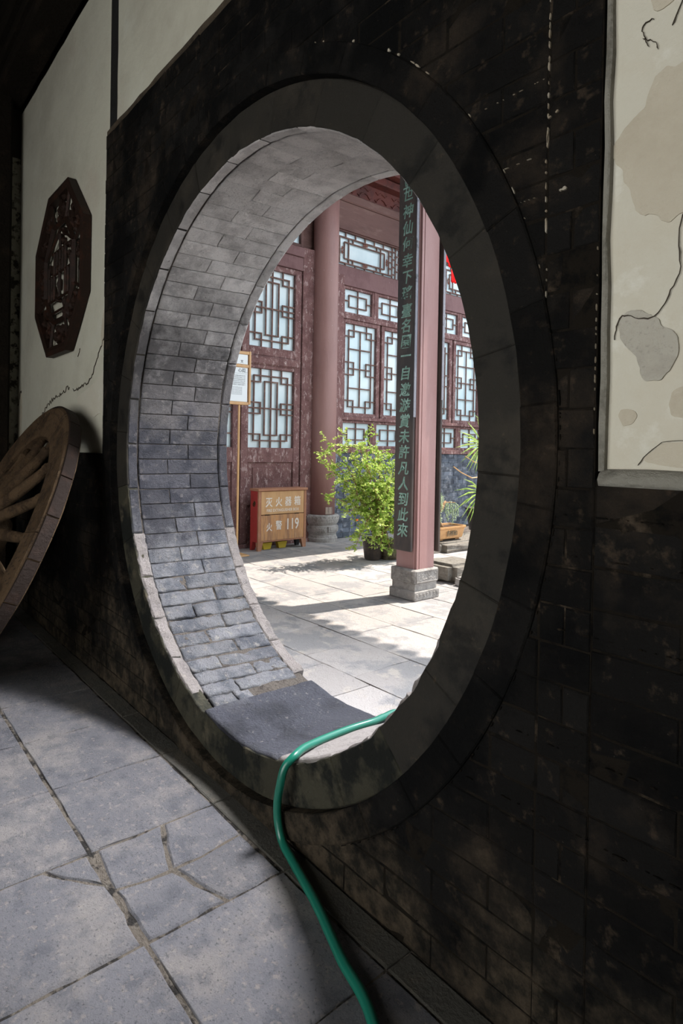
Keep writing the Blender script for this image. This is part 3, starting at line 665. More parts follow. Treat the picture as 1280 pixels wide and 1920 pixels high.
def patt(cu=.14, cv=.07, su=.30, sv=.14, mid=True, bars=True, nested=False, stubs=False):
    S = []
    for fu in (0, 1):
        U = (lambda u: u) if fu == 0 else (lambda u: 1 - u)
        S.append((U(cu), cv, U(cu), 1 - cv))
        for fv in (0, 1):
            V = (lambda v: v) if fv == 0 else (lambda v: 1 - v)
            S += [(U(su), V(0), U(su), V(sv)), (U(0), V(sv), U(su), V(sv))]
        S += [(U(0), .57, U(su), .57), (U(0), .43, U(su), .43), (U(su), .43, U(su), .57)]
    S += [(cu, cv, 1 - cu, cv), (cu, 1 - cv, 1 - cu, 1 - cv)]
    if bars: S += [(.5, cv, .5, 1 - cv), (cu, .5, 1 - cu, .5), (cu, .28, 1 - cu, .28), (cu, .72, 1 - cu, .72)]
    if nested: S += [(.5, 0, .5, 1), (.36, .16, .36, .84), (.64, .16, .64, .84), (.36, .16, .64, .16), (.36, .84, .64, .84), (0, .5, 1, .5)]
    return S
SMALL = [(.5, 0, .5, 1), (.18, .25, .82, .25), (.18, .75, .82, .75), (.18, .25, .18, .75), (.82, .25, .82, .75), (0, .5, .18, .5), (.82, .5, 1, .5)]
# right-hand bay
Y0B, Y1B = 6.62, 11.0
for k in range(5):
    ya = 6.90 + k * .815
    window('small_window', ya, ya + .655, 3.995, 4.405, SMALL, .045, .045)
    window('small_window', ya, ya + .655, 1.635, 2.035, SMALL, .045, .045)
for ya in (6.925, 7.89, 9.0, 9.965):
    window('casement_window', ya, ya + .755, 2.215, 3.80, patt(), .085, .07)
bx('bay_post', 6.60, 6.85, 1.50, 4.62, x1=FX + .03, mat=WOODPEEL, x0=FX - .10)
bx('mullion', 8.735, 8.91, 2.14, 3.87, mat=WOOD); bx('bay_post', 10.81, 11.0, 1.5, 4.62, x1=FX + .03, x0=FX - .10)
bx('rail', 6.85, 10.81, 3.872, 3.948, x1=FX + .015, mat=WOODPEEL); bx('rail', 6.85, 10.81, 2.082, 2.143, x1=FX + .03, mat=WOODPEEL)
for k in range(4): bx('mullion', 6.90 + k * .815 + .702, 6.90 + (k + 1) * .815 - .047, 3.95, 4.45, mat=WOODPEEL); bx('mullion', 6.90 + k * .815 + .702, 6.90 + (k + 1) * .815 - .047, 1.59, 2.08, mat=WOODPEEL)
bx('mullion', 10.86, 10.80, 3.95, 4.45)
bx('sill_board', 6.62, 11.0, 1.50, 1.588, x1=FX + .035, mat=WOODPEEL)
bx('transom_rail', 6.60, 11.0, 4.452, 4.775, x1=FX + .02)
# transom lattice with nested frames and carved ornaments
def transom(y0, y1, z0, z1):
    o = MB(); xa, xb = FX - .07, FX - .005
    L = y1 - y0; unit = 1.38
    fr = obj('transom_window', MB().box(xa, xb, y0 - .02, y0, z0, z1).box(xa, xb, y1, y1 + .02, z0, z1).box(xa, xb, y0, y1, z0 - .02, z0).box(xa, xb, y0, y1, z1, z1 + .02), WOODUP, hall)
    obj('pane', MB().box(FX - .078, FX - .068, y0, y1, z0, z1), PANE, fr)
    t = .022; mb = MB(); xf = FX - .03
    def H(ya, yb, z): mb.box(xf - .018, xf, ya, yb, z - t / 2, z + t / 2)
    def V(y, za, zb): mb.box(xf - .020, xf - .002, y - t / 2, y + t / 2, za, zb)
    h = z1 - z0
    for s0 in (y0 + .03, y1 - .03 - unit):
        a, b_ = s0, s0 + unit; V(a, z0, z1); V(b_, z0, z1)
        H(a, b_, z1 - .09); H(a, b_, z0 + .05)
        for i in range(1, 6):
            yy = a + unit * i / 6; V(yy, z1 - .09, z1); V(yy, z0, z0 + .05)
        V(a + .09, z0 + .05, z1 - .09); V(b_ - .09, z0 + .05, z1 - .09)
        for zz in (.3, .5, .7): H(a, a + .09, z0 + h * zz); H(b_ - .09, b_, z0 + h * zz)
        ia, ib = a + .20, b_ - .20; H(ia, ib, z1 - .17); H(ia, ib, z0 + .13); V(ia, z0 + .13, z1 - .17); V(ib, z0 + .13, z1 - .17)
        V(ia + .1, z0 + .05, z1 - .09); V(ib - .1, z0 + .05, z1 - .09)
        for yy in (ia + .2, ib - .2): V(yy, z0 + .05, z0 + .13); V(yy, z1 - .17, z1 - .09)
    g0, g1 = y0 + .03 + unit, y1 - .03 - unit; n = max(2, int(round((g1 - g0) / .085)))
    for i in range(1, n):
        yy = g0 + (g1 - g0) * i / n; V(yy, z0, z1)
    for i in range(n):
        for q in range(4): H(g0 + (g1 - g0) * i / n, g0 + (g1 - g0) * (i + 1) / n, z0 + h * (.14 + .24 * q + (.12 if i % 2 else 0)))
    obj('lattice', mb, LATT, fr)
    orn = MB()
    for s0 in (y0 + .03, y1 - .03 - unit):
        for (yc, zc) in ((s0 + unit / 2, z1 - .13), (s0 + unit / 2, z0 + .09), (s0 + .145, z0 + h * .45), (s0 + unit - .145, z0 + h * .45)):
            for k in range(9):
                an = 2 * pi * k / 9; q = .036
                vert = abs(yc - s0 - unit / 2) > .1
                oy, oz = (q * .7 * cos(an), q * 2 * sin(an)) if vert else (q * 1.8 * cos(an), q * .8 * sin(an))
                orn.tube([(xf - .01, yc + oy * .3, zc + oz * .3), (xf + .003, yc + oy, zc + oz)], [.010, .006], 5)
    obj('carved_ornament', orn, surf('carved_ornament_wood', (.20, .075, .05), (), .7, ()) , fr, 'stuff')
transom(6.66, 11.0 - .04, 4.80, 5.39)
bx('lintel', 6.60, 11.0, 5.412, 5.90, x0=FX - .1, x1=FX + .02, mat=WOODUP)
bx('upper_lintel', 3.9, 11.0, 5.902, 6.06, x0=FX - .1, x1=FX + .05, mat=WOODUP, c=.02)
bx('dark_recess', 3.9, 11.0, 6.06, 6.46, x0=FX - .1, x1=FX - .02, mat=REDWOOD)
cv = MB()
for k in range(9):
    yc = 6.9 + k * .42
    for s_ in (-1, 1):
        cv.tube([(FX - .02, yc, 6.2), (FX - .01, yc + s_ * .07, 6.17), (FX - .01, yc + s_ * .13, 6.11), (FX - .01, yc + s_ * .17, 6.14)], [.016, .014, .012, .008], 6)
        cv.tube([(FX - .02, yc, 6.3), (FX - .01, yc + s_ * .09, 6.25), (FX - .01, yc + s_ * .15, 6.29)], [.014, .012, .008], 6)
obj('carved_cloud', cv, REDWOOD, hall, 'stuff')
bx('eave_beam', 3.9, 11.0, 6.36, 6.50, x0=FX - .05, x1=FX + .18, mat=REDWOOD, c=.02)
bx('eave_beam', 3.9, 11.0, 6.52, 6.72, x0=FX, x1=FX + .34, mat=REDWOOD, c=.03)
bx('eave_beam', 3.9, 11.0, 6.74, 6.84, x0=FX, x1=FX + .46, mat=REDWOOD, c=.02)
for k in range(22): obj('rafter', MB().add([(FX, 4.2 + k * .30 + dy, 7.15 + dz) for dy in (0, .09) for dz in (0, .10)] + [(-6.45, 4.2 + k * .30 + dy, 6.52 + dz) for dy in (0, .09) for dz in (0, .10)],
        [(0, 1, 3, 2), (4, 6, 7, 5), (0, 4, 5, 1), (2, 3, 7, 6), (0, 2, 6, 4), (1, 5, 7, 3)]), REDWOOD, hall)
obj('eave_deck', MB().add([(-9.5, 1.6, 7.75), (-9.5, 12, 7.75), (-6.40, 12, 6.64), (-6.40, 1.6, 6.64), (-9.5, 1.6, 7.9), (-9.5, 12, 7.9), (-6.38, 12, 6.76), (-6.38, 1.6, 6.76)],
    [(0, 1, 2, 3), (4, 7, 6, 5), (0, 4, 5, 1), (1, 5, 6, 2), (2, 6, 7, 3), (3, 7, 4, 0)]), TILE, hall)
obj('back_shell', MB().box(FX - .3, FX - .11, 2.1, 12, 0, 7.2), WOODUP, hall)
# low brick wall under the windows
obj('joint_bed', MB().box(FX - .10, FX + .004, 6.62, 11.0, 0, 1.495), JOINTOUT, hall)
hb = 0; nrow = 17; hh = 1.495 / nrow
for r in range(nrow):
    y = 6.62 - (.15 if r % 2 else 0)
    while y < 11.0:
        a, b_ = max(y, 6.62), min(y + .30, 11.0); y += .30
        if b_ - a < .04: continue
        mb = MB().tile(lambda u, v, w_: (FX + .008 + w_, u, v), a + .003, b_ - .003, r * hh + .003, (r + 1) * hh - .003, rnd.uniform(.004, .010), .014, .003, (1, 1), 0, .002)
        obj('brick', mb, BRICKOUT, hall); hb += 1
# left-hand bay: panelled doors under a latticed window
bx('door_jamb', 5.965, 6.20, 0, 4.90, x1=FX + .02, x0=FX - .1, mat=WOODPEEL)
bx('door_lintel', 2.2, 5.963, 4.505, 4.72, x1=FX + .02, x0=FX - .1)
bx('upper_rail', 2.2, 5.963, 4.722, 4.88, x1=FX + .05, x0=FX - .1, mat=WOOD)
bx('upper_lintel', 2.2, 6.20, 5.50, 6.06, x0=FX - .1, x1=FX + .02, mat=WOODUP)
for ya in (2.35, 4.2): window('transom_window', ya, ya + 1.72, 4.95, 5.45, [(.1, .2, .9, .2), (.1, .8, .9, .8), (.1, .2, .1, .8), (.9, .2, .9, .8)] + [(k / 8, 0, k / 8, .2) for k in range(1, 8)] + [(k / 8, .8, k / 8, 1) for k in range(1, 8)] + [(0, .5, .1, .5), (.9, .5, 1, .5), (.3, .35, .7, .35), (.3, .65, .7, .65), (.3, .35, .3, .65), (.7, .35, .7, .65)], .05, .05, mat=WOODUP)
def door(ya):
    yb = ya + 1.12; oa, ob = ya + .13, yb - .125
    d = MB(); xa, xb = FX - .07, FX - .004
    d.box(xa, xb, ya, oa, 0.06, 4.50, .006).box(xa, xb, ob, yb, .06, 4.50, .006)
    for (z0, z1) in ((4.415, 4.50), (3.03, 3.165), (2.82, 2.87), (1.33, 1.565), (.66, .74), (.06, .22)): d.box(xa, xb - .003, oa, ob, z0, z1, .006)
    o = obj('door_leaf', d, WOODPEEL, hall)
    r_ = MB().box(xa, xb + .018, ya + .01, yb - .01, 2.872, 3.028, .03); obj('lock_rail', r_, WOODPEEL, o)
    for (z0, z1) in ((3.165, 4.415), (1.565, 2.82)):
        obj('pane', MB().box(FX - .078, FX - .068, oa, ob, z0, z1), PANE, o)
        lattice(patt(.13, .09, .27, .17, bars=False, nested=True), oa, ob, z0, z1, .022, FX - .03, o)
    for (z0, z1) in ((.74, 1.33), (.22, .66)):
        obj('door_panel', MB().box(FX - .06, FX - .035, oa, ob, z0, z1).box(FX - .04, FX - .022, oa + .10, ob - .08, z0 + .07, z1 - .08, .012), WOODPEEL, o)
    return o
for ya in (4.835, 3.695, 2.555): door(ya)
bx('threshold', 2.2, 6.20, 0, .06, x0=FX - .1, x1=FX + .06, mat=WOODPEEL)
# round columns on stone drums
def column(yc, lab):
    t = thing('round_column', lab, 'column', (-8.1, yc, 0))
    sh = MB().lathe([(.222, .455), (.224, 2.0), (.218, 5.0), (.215, 6.38)], -8.1, yc, 40); sh.smooth = True
    obj('shaft', sh, COLUMNRED, t)
    b_ = MB().lathe([(.27, 0), (.275, .06), (.262, .075), (.25, .12), (.262, .15), (.268, .17), (.268, .265), (.255, .28), (.285, .33), (.300, .39), (.292, .435), (.27, .455)], -8.1, yc, 40)
    bo = obj('base_drum', b_, STONE, t)
    for k in range(28):
        an = 2 * pi * k / 28; c_ = Vector((-8.1 + .298 * cos(an), yc + .298 * sin(an), .415)); bo2 = MB().lathe([(.001, -.012), (.010, -.006), (.012, 0), (.010, .006), (.001, .012)], 0, 0, 6)
        for v in bo2.v: v += c_
        obj('stud', bo2, STONE, bo)
    for k in range(6):
        an = 2 * pi * k / 6 + .2
        P = lambda u, v, w_: (-8.1 + (.27 + w_) * cos(an + u / .27), yc + (.27 + w_) * sin(an + u / .27), v)
        obj('relief_panel', MB().tile(P, -.125, .125, .165, .270, .014, .012, .008, (6, 1)).tile(P, -.09, .09, .19, .245, .020, .01, .006, (5, 1)), STONE, bo)
    return t
c1 = column(6.41, 'thick round maroon column between the door and the lattice windows')
obj('wood_repair', MB().tile(lambda u, v, w_: (-8.1 + (.222 + w_) * cos(u / .222), 6.41 + (.222 + w_) * sin(u / .222), v), -.07 - .02, .07 - .02, .465, .585, .010, .012, .004, (5, 1)), surf('bare_grey_wood', (.36, .29, .24), [((.16, .12, .10), 30, .45, .6, .8, (1, 1, .1))], .9), c1)
column(11.2, 'round maroon column at the far right end of the hall')

# ------------------------------------------------------------------ square porch post with couplet boards
pp = thing('porch_post', 'square pinkish red post on a carved stone plinth in the courtyard', 'post', (-4.42, 4.79, 0))
X0, X1, YA, YB = -4.565, -4.285, 4.645, 4.925
pb = MB()
ch = .026
for (z0, z1) in ((.315, 5.9),):
    prof = [(X0, YA), (X1 - .03, YA), (X1 - .03, YA + .014), (X1, YA + .014 + .0), (X1, YA + .045), (X1 - .008, YA + .045), (X1 - .008, YA + .056), (X1, YA + .056), (X1, YB), (X0, YB)]
    n = len(prof); pb.add([(x, y, z0) for x, y in prof] + [(x, y, z1) for x, y in prof], [(i, (i + 1) % n, n + (i + 1) % n, n + i) for i in range(n)] + [tuple(range(n)), tuple(range(n, 2 * n))])
obj('shaft', pb, POSTRED, pp)
pl = MB(); XA, XB, YC, YD = -4.605, -4.245, 4.595, 4.965
pl.box(XA + .0, XB - .0, YC, YD, .172, .318, .012)
pl.box(XA + .015, XB - .015, YC + .015, YD - .015, .085, .172, .004)
pl.box(XA - .008, XB + .008, YC - .008, YD + .008, 0, .10, .01)
plo = obj('plinth', pl, STONE, pp)
rp = MB()
fy = lambda u, v, w_: (u, YC - w_, v); fx = lambda u, v, w_: (XB + w_, u, v)
for (fm, a, b_) in ((fy, XA, XB), (fx, YC, YD)):
    for (u0, u1, v0, v1) in ((a + .02, b_ - .02, .185, .195), (a + .02, b_ - .02, .297, .307), (a + .02, a + .03, .19, .30), (b_ - .03, b_ - .02, .19, .30)): rp.tile(fm, u0, u1, v0, v1, .006, .008, .002, (1, 1))
    for k in range(15):
        u = a + .05 + rnd.random() * (b_ - a - .10); v = .205 + rnd.random() * .08; rp.tile(fm, u - .014, u + .014, v - .008, v + .008, .005, .008, .004, (1, 1))
    for k in range(7): u = a + .03 + k * (b_ - a - .06) / 6; rp.tile(lambda u_, v, w_: fm(u_, v, w_ + .008), u - .013, u + .013, .045, .075, .004, .006, .003, (1, 1))
obj('carved_relief', rp, STONE, plo, 'stuff')
# boards
def text_mesh(body, size, mtx, extr=.002, bold=.0, shear=0.0, align='CENTER', width=1.0):
    cu = bpy.data.curves.new('lettering', 'FONT'); cu.body = body; cu.size = size; cu.extrude = extr; cu.offset = bold; cu.shear = shear; cu.align_x = align; cu.align_y = 'CENTER'
    cu.resolution_u = 2
    o = bpy.data.objects.new('lettering', cu); COL.objects.link(o); bpy.context.view_layer.update()
    dg = bpy.context.evaluated_depsgraph_get(); me = bpy.data.meshes.new_from_object(o.evaluated_get(dg), depsgraph=dg)
    bpy.data.objects.remove(o); bpy.data.curves.remove(cu)
    me.transform(mtx @ Matrix.Diagonal((width, 1, 1, 1))); return me
def join_meshes(name, mes):
    bm = bmesh.new()
    for m in mes: bm.from_mesh(m)
    out = bpy.data.meshes.new(name); bm.to_mesh(out); bm.free()
    out.materials.clear(); return out
def faceX(x, y, z): return Matrix.Translation((x, y, z)) @ Matrix(((0, 0, 1, 0), (1, 0, 0, 0), (0, 1, 0, 0), (0, 0, 0, 1)))
def faceY(x, y, z): return Matrix.Translation((x, y, z)) @ Matrix(((1, 0, 0, 0), (0, 0, -1, 0), (0, 1, 0, 0), (0, 0, 0, 1)))
brd = thing('couplet_board', 'long black board with faded green characters hung on the near face of the post', 'sign', (-4.43, 4.60, .5))
obj('board', MB().box(-4.555, -4.30, 4.580, 4.612, .505, 5.55, .006), BOARDBLACK, brd)
EDGEG = surf('sky_reflection_board_edge', (.24, .24, .275), [((.05, .05, .055), 9, .56, .66, .8)], .5)  # grey of reflected sky painted onto the board edges
obj('sky_reflection_edge', MB().box(-4.2995, -4.290, 4.578, 4.613, 1.9, 5.55, .002), EDGEG, brd)
obj('hanger', MB().box(-4.47, -4.39, 4.612, 4.644, 4.9, 4.98).box(-4.47, -4.39, 4.612, 4.644, .9, .98), IRON, brd)
chars = '並世神仙何幸下瑤臺名園一自邀游賞未許凡人到此來'
ypx = [348, 371, 402, 433, 462, 494, 524, 554, 587, 615, 644, 671, 703, 734, 763, 792, 821, 850, 880, 909, 938, 967, 996]
def zpix(y): return 4.346 + (y - 348) / (996 - 348) * (.710 - 4.346)
for c, y in zip(chars, ypx): obj('character', text_mesh(c, .152, faceY(-4.425, 4.5795, zpix(y)), .002, .0022, .14), LETTERGREEN, brd)
brd2 = thing('couplet_board', 'black board seen edge-on behind the right side of the post', 'sign', (-4.43, 4.97, .5))
obj('board', MB().box(-4.545, -4.255, 4.960, 4.992, .48, 5.55, .006), BOARDBLACK, brd2)
obj('sky_reflection_edge', MB().box(-4.2545, -4.246, 4.958, 4.994, 2.1, 5.55, .002), EDGEG, brd2)
obj('hanger', MB().box(-4.47, -4.39, 4.926, 4.96, 4.9, 4.98).box(-4.47, -4.39, 4.926, 4.96, .9, .98), IRON, brd2)

# ------------------------------------------------------------------ fire extinguisher box
fb = thing('fire_extinguisher_box', 'ochre and red wooden fire extinguisher box on feet before the door', 'box', (-7.83, 5.35, 0))
x0, x1, y0, y1 = -7.945, -7.72, 4.90, 5.795
obj('top_board', MB().box(x0 - .01, x1 + .018, y0 - .015, y1 + .015, .905, .943, .005), BOXWOOD, fb)
obj('side_panel', MB().box(x0, x1 - .03, y0, y0 + .02, .13, .905), BOXRED, fb); obj('side_panel', MB().box(x0, x1 - .03, y1 - .02, y1, .13, .905), BOXRED, fb)
obj('back_panel', MB().box(x0, x0 + .015, y0 + .02, y1 - .02, .13, .905), BOXRED, fb)
obj('floor_board', MB().box(x0 + .015, x1 - .02, y0 + .02, y1 - .02, .13, .145), BOXWOOD, fb)
ff = MB(); ff.box(x1 - .03, x1, y0, y0 + .05, .13, .905, .003).box(x1 - .03, x1, y1 - .045, y1, .13, .905, .003).box(x1 - .03, x1 - .001, y0 + .05, y1 - .045, .13, .15, .002)
obj('front_frame', ff, BOXWOOD, fb)
up = obj('upper_door', MB().box(x1 - .025, x1 - .004, y0 + .052, y1 - .047, .548, .900, .003), OCHRE, fb)
lo = obj('lower_door', MB().box(x1 - .025, x1 - .004, y0 + .052, y1 - .047, .152, .538, .003), OCHRE_LO, fb)
for ya in (5.06, 5.61): obj('hinge', MB().box(x1 - .008, x1 + .002, ya - .04, ya + .04, .538, .550, .001), IRON, fb)
def foot(xa, xb, ya, yb, dx, dy, mat):
    obj('foot', MB().add([(xa, ya, .13), (xb, ya, .13), (xb, yb, .13), (xa, yb, .13), (xa + (dx if dx > 0 else 0), ya + (dy if dy > 0 else 0), 0), (xb + (dx if dx < 0 else 0), ya + (dy if dy > 0 else 0), 0), (xb + (dx if dx < 0 else 0), yb + (dy if dy < 0 else 0), 0), (xa + (dx if dx > 0 else 0), yb + (dy if dy < 0 else 0), 0)],
        [(0, 1, 2, 3), (4, 7, 6, 5), (0, 4, 5, 1), (1, 5, 6, 2), (2, 6, 7, 3), (3, 7, 4, 0)]), mat, fb)
foot(x1 - .07, x1, y0, y0 + .09, .03, -.03, BOXWOOD); foot(x1 - .07, x1, y1 - .09, y1, .03, .03, BOXWOOD)
foot(x0, x0 + .07, y0, y0 + .09, -.03, -.03, BOXRED); foot(x0, x0 + .07, y1 - .09, y1, -.03, .03, BLACKPAINT)
obj('lettering', join_meshes('lettering', [text_mesh(c, .155, faceX(x1 - .0038, yy, .722 + .016 * (yy - 5.1)), .001, .0022, 0, width=.82) for c, yy in zip('灭火器箱', (5.09, 5.27, 5.445, 5.62))] +
    [text_mesh('FIRE EXTINGUISHER BOX', .062, faceX(x1 - .0038, 5.35, .605), .001, .0006, width=.86)]), LETTERWHITE, up)
obj('lettering', join_meshes('lettering', [text_mesh('火', .135, faceX(x1 - .0038, 5.10, .345), .001, .002, width=.8), text_mesh('警', .15, faceX(x1 - .0038, 5.275, .365), .001, .002, width=.8), text_mesh('119', .24, faceX(x1 - .0038, 5.53, .375), .001, .003, width=.72)]), LETTERWHITE, lo)
lk = obj('ring_handle', MB().tube([(x0 + .11 + .028 * cos(a * pi / 6), y0 - .010, .70 + .028 * sin(a * pi / 6)) for a in range(13)], .005, 6).lathe([(.001, -.01), (.030, -.008), (.034, 0), (.001, .012)], 0, 0, 12), BRASS, fb)
for v in lk.data.vertices:
    if v.co.x > -1: z_ = v.co.z; v.co = Vector((x0 + .11 + v.co.x, y0 + z_ * -.6, .72 + v.co.y))
for ya in (5.08, 5.36):
    tag(obj('yellow_block', MB().add([(-7.90, ya, 0), (-7.83, ya, 0), (-7.83, ya + .12, 0), (-7.90, ya + .12, 0), (-7.90, ya - .03, .10), (-7.83, ya - .03, .10), (-7.83, ya + .15, .10), (-7.90, ya + .15, .10)],
        [(0, 1, 2, 3), (4, 7, 6, 5), (0, 4, 5, 1), (1, 5, 6, 2), (2, 6, 7, 3), (3, 7, 4, 0)]), YELLOWPAINT), 'yellow painted block under the %s of the fire extinguisher box' % ('left half' if ya < 5.2 else 'middle'), 'block')

# ------------------------------------------------------------------ notice board at the door
sg = thing('notice_board', 'golden pine framed white notice board standing by the door', 'sign', (-7.6, 4.35, 0))
SX = -7.6
def sb(name, ya, yb, za, zb, t=.02, mat=SIGNWOOD): return obj(name, MB().box(SX - t, SX + t, ya, yb, za, zb, .006), mat, sg)
sb('frame_post', 4.615, 4.650, 2.185, 2.955); sb('frame_post', 4.07, 4.105, 2.185, 2.955)
for z in (2.195, 2.735, 2.925): sb('frame_rail', 4.105, 4.615, z - .022, z + .022)
sb('leg', 4.455, 4.485, 0.02, 2.173, .012); sb('leg', 4.235, 4.265, .02, 2.173, .012)
sb('foot_board', 4.12, 4.60, 0.0, .02, .14)
pn1 = sb('upper_panel', 4.12, 4.60, 2.757, 2.903, .008, SIGNPANEL); pn2 = sb('lower_panel', 4.12, 4.60, 2.217, 2.713, .008, SIGNPANEL)
obj('lettering', join_meshes('l', [text_mesh('文', .045, faceX(SX + .0085, 4.50, 2.795), .0005, .001)]), BLACKPAINT, pn1)
tl = [text_mesh('心阁', .062, faceX(SX + .0085, 4.50, 2.665), .0005, .001)]
rl = random.Random(5)
pool_ = '文物古建院内原为清代年修筑木结构门面宽三间'
for k in range(6): tl.append(text_mesh(''.join(rl.choice(pool_) for _ in range(16)), .020, faceX(SX + .0085, 4.40, 2.59 - k * .026), .0003))
for k in range(6): tl.append(text_mesh('hall courtyard wooden gate built', .0165, faceX(SX + .0085, 4.40, 2.425 - k * .020), .0003))
obj('lettering', join_meshes('l', tl), INK, pn2)
obj('rule_line', MB().box(SX + .007, SX + .009, 4.16, 4.58, 2.622, 2.625), INK, pn2)

# ------------------------------------------------------------------ shrub in a pot
def leaf(mb, p, d, n, L, W):
    d = d.normalized(); s_ = d.cross(n).normalized(); q = p + d * L * .5
    mb.add([p, q + s_ * W / 2 + n * L * .06, p + d * L, q - s_ * W / 2 + n * L * .06], [(0, 1, 2), (0, 2, 3)])
rb = random.Random(11)
sh = thing('potted_shrub', 'tall spreading shrub with bright yellow-green leaves in a dark pot', 'plant', (-6.2, 6.02, 0))
pt = MB().lathe([(.10, 0), (.12, .02), (.15, .27), (.165, .285), (.165, .31), (.145, .31), (.13, .25), (.001, .25)], -6.27, 5.90, 28); pt.smooth = True
obj('pot', pt, POTDARK, sh)
rt = MB(); bmr = bmesh.new(); bmesh.ops.create_icosphere(bmr, subdivisions=4, radius=1)
for v in bmr.verts:
    k = 1 + .18 * mnoise.noise(v.co * 3) + .08 * mnoise.noise(v.co * 11); v.co = Vector((-6.16 + v.co.x * .17 * k, 6.14 + v.co.y * .19 * k, .13 + v.co.z * .15 * k))
me = bpy.data.meshes.new('root_clump'); bmr.to_mesh(me); bmr.free(); obj('root_clump', me, ROOTBALL, sh)
fol = MB(); base = Vector((-6.22, 5.98, .30))
tips = [(-6.3, 5.05, 1.68), (-6.2, 5.25, 1.75), (-6.1, 5.45, 1.62), (-6.3, 5.72, 1.78), (-6.2, 5.9, 1.60), (-6.0, 6.2, 1.55), (-6.1, 6.45, 1.45), (-6.3, 6.6, 1.2), (-6.2, 4.95, .93), (-6.1, 5.2, 1.15), (-6.1, 5.25, .72), (-5.95, 5.35, .45), (-5.95, 5.30, .30),
        (-6.0, 5.5, 1.35), (-6.4, 5.6, 1.2), (-6.0, 6.0, 1.2), (-5.9, 6.2, .9), (-6.0, 6.45, .75), (-5.9, 5.75, .85), (-5.85, 5.6, .55), (-5.85, 6.05, .30), (-5.9, 6.3, .45), (-6.5, 5.9, 1.5), (-6.4, 5.1, 1.35), (-5.9, 5.8, 1.1), (-6.5, 6.3, 1.0),
        (-6.25, 4.98, 1.50), (-6.0, 5.62, 1.5), (-6.15, 5.38, .95), (-5.9, 5.55, 1.05), (-6.2, 6.15, 1.45), (-6.1, 6.3, 1.2), (-5.98, 5.78, .22), (-6.0, 5.98, .16), (-5.92, 5.62, .38), (-5.95, 6.18, .25), (-6.1, 6.5, 1.05), (-6.1, 5.5, 1.2), (-6.1, 5.85, 1.4)]
for i, tp in enumerate(tips):
    tp = Vector(tp); st = base + Vector((rb.uniform(-.06, .06), rb.uniform(-.08, .08), 0)); m = 12; pts = []
    for k in range(m + 1):
        t = k / m; p = st.lerp(tp, t); p.z += .30 * sin(pi * t) * (.6 if tp.z > .7 else 1.0) * (.7 + .3 * rb.random()) ; p += Vector((rb.uniform(-1, 1), rb.uniform(-1, 1), rb.uniform(-1, 1))) * .012
        pts.append(p)
    obj('branch', MB().tube(pts, [.011 * (1 - .8 * k / m) + .0015 for k in range(m + 1)], 5), BARK, sh)
    for k in range(4, m + 1):
        for q in range(3 if k < m else 4):
            d = Vector((rb.gauss(0, 1), rb.gauss(0, 1), rb.gauss(.1, .8))).normalized(); L2 = rb.uniform(.06, .20); a = pts[k]
            tw = [a + d * L2 * j / 4 + Vector((0, 0, -.02 * (j / 4) ** 2)) for j in range(5)]
            fol.tube(tw, .0016, 3, False)
            for j in range(1, 5):
                for s_ in range(5):
                    n_ = Vector((rb.gauss(0, .7), rb.gauss(0, .7), 1)).normalized(); dd = (d + Vector((rb.gauss(0, .9), rb.gauss(0, .9), rb.gauss(0, .5)))).normalized()
                    leaf(fol, tw[j], dd, n_, rb.uniform(.024, .048), rb.uniform(.016, .028))
obj('foliage', fol, LEAF, sh, 'stuff')
obj('orange_flower', MB().lathe([(.001, -.01), (.018, 0), (.02, .012), (.001, .02)], 0, 0, 8), plain('orange_petals', (.75, .16, .02)), sh).location = Vector((-5.98 , 5.33, .62))

# ------------------------------------------------------------------ stones, bonsai and palm right of the post
def rock(name, c, s, mat, lab, seed, cat='stone', flat=.6):
    bmr = bmesh.new(); bmesh.ops.create_cube(bmr, size=2); bmesh.ops.bevel(bmr, geom=bmr.edges[:], offset=.28, segments=2, affect='EDGES'); bmesh.ops.subdivide_edges(bmr, edges=bmr.edges[:], cuts=2, use_grid_fill=True)
    for v in bmr.verts:
        k = 1 + .09 * mnoise.noise(v.co * 1.6 + Vector((seed, 0, 0))) + .03 * mnoise.noise(v.co * 6)
        v.co = Vector((c[0] + v.co.x * s[0] * k, c[1] + v.co.y * s[1] * k, max(c[2] + v.co.z * s[2] * k, 0.0)))
    me = bpy.data.meshes.new(name); bmr.to_mesh(me); bmr.free(); o = obj(name, me, mat); tag(o, lab, cat); return o
ROCK = surf('rough_tan_stone', (.36, .32, .27), [((.22, .19, .16), 12, .48, .62, .8), ((.50, .46, .42), 20, .58, .68, .6)], .9, ((30, .7, .015), (100, .5, .004)))
rock('stone_block', (-4.78, 5.83, .11), (.26, .30, .11), ROCK, 'low pale stone block on the paving just behind the carved plinth', 1)
rock('loose_stone', (-4.40, 5.62, .05), (.10, .09, .05), STONE, 'small white loose stone leaning before the low block behind the plinth', 4)
rock('stone_ledge', (-6.35, 7.85, .065), (.38, .95, .080), ROCK, 'rough long stone ledge under the yellow bonsai pot', 8)
bz = thing('bonsai_pot', 'oblong yellow glazed pot with a gnarled drooping bonsai', 'plant', (-6.33, 7.50, .16))
def rrect(cx, cy, hx, hy, z, r, n=5):
    out = []
    for (sx, sy, a0) in ((1, 1, 0), (-1, 1, 90), (-1, -1, 180), (1, -1, 270)):
        for k in range(n): a = radians(a0 + 90 * k / (n - 1)); out.append(Vector((cx + sx * (hx - r) + r * cos(a), cy + sy * (hy - r) + r * sin(a), z)))
    return out
pm = MB(); secs = [(.14, .29, .175, .06), (.16, .315, .19, .07), (.185, .345, .33, .07), (.20, .36, .345, .07), (.20, .36, .372, .07), (.17, .33, .372, .06), (.165, .325, .34, .06)]
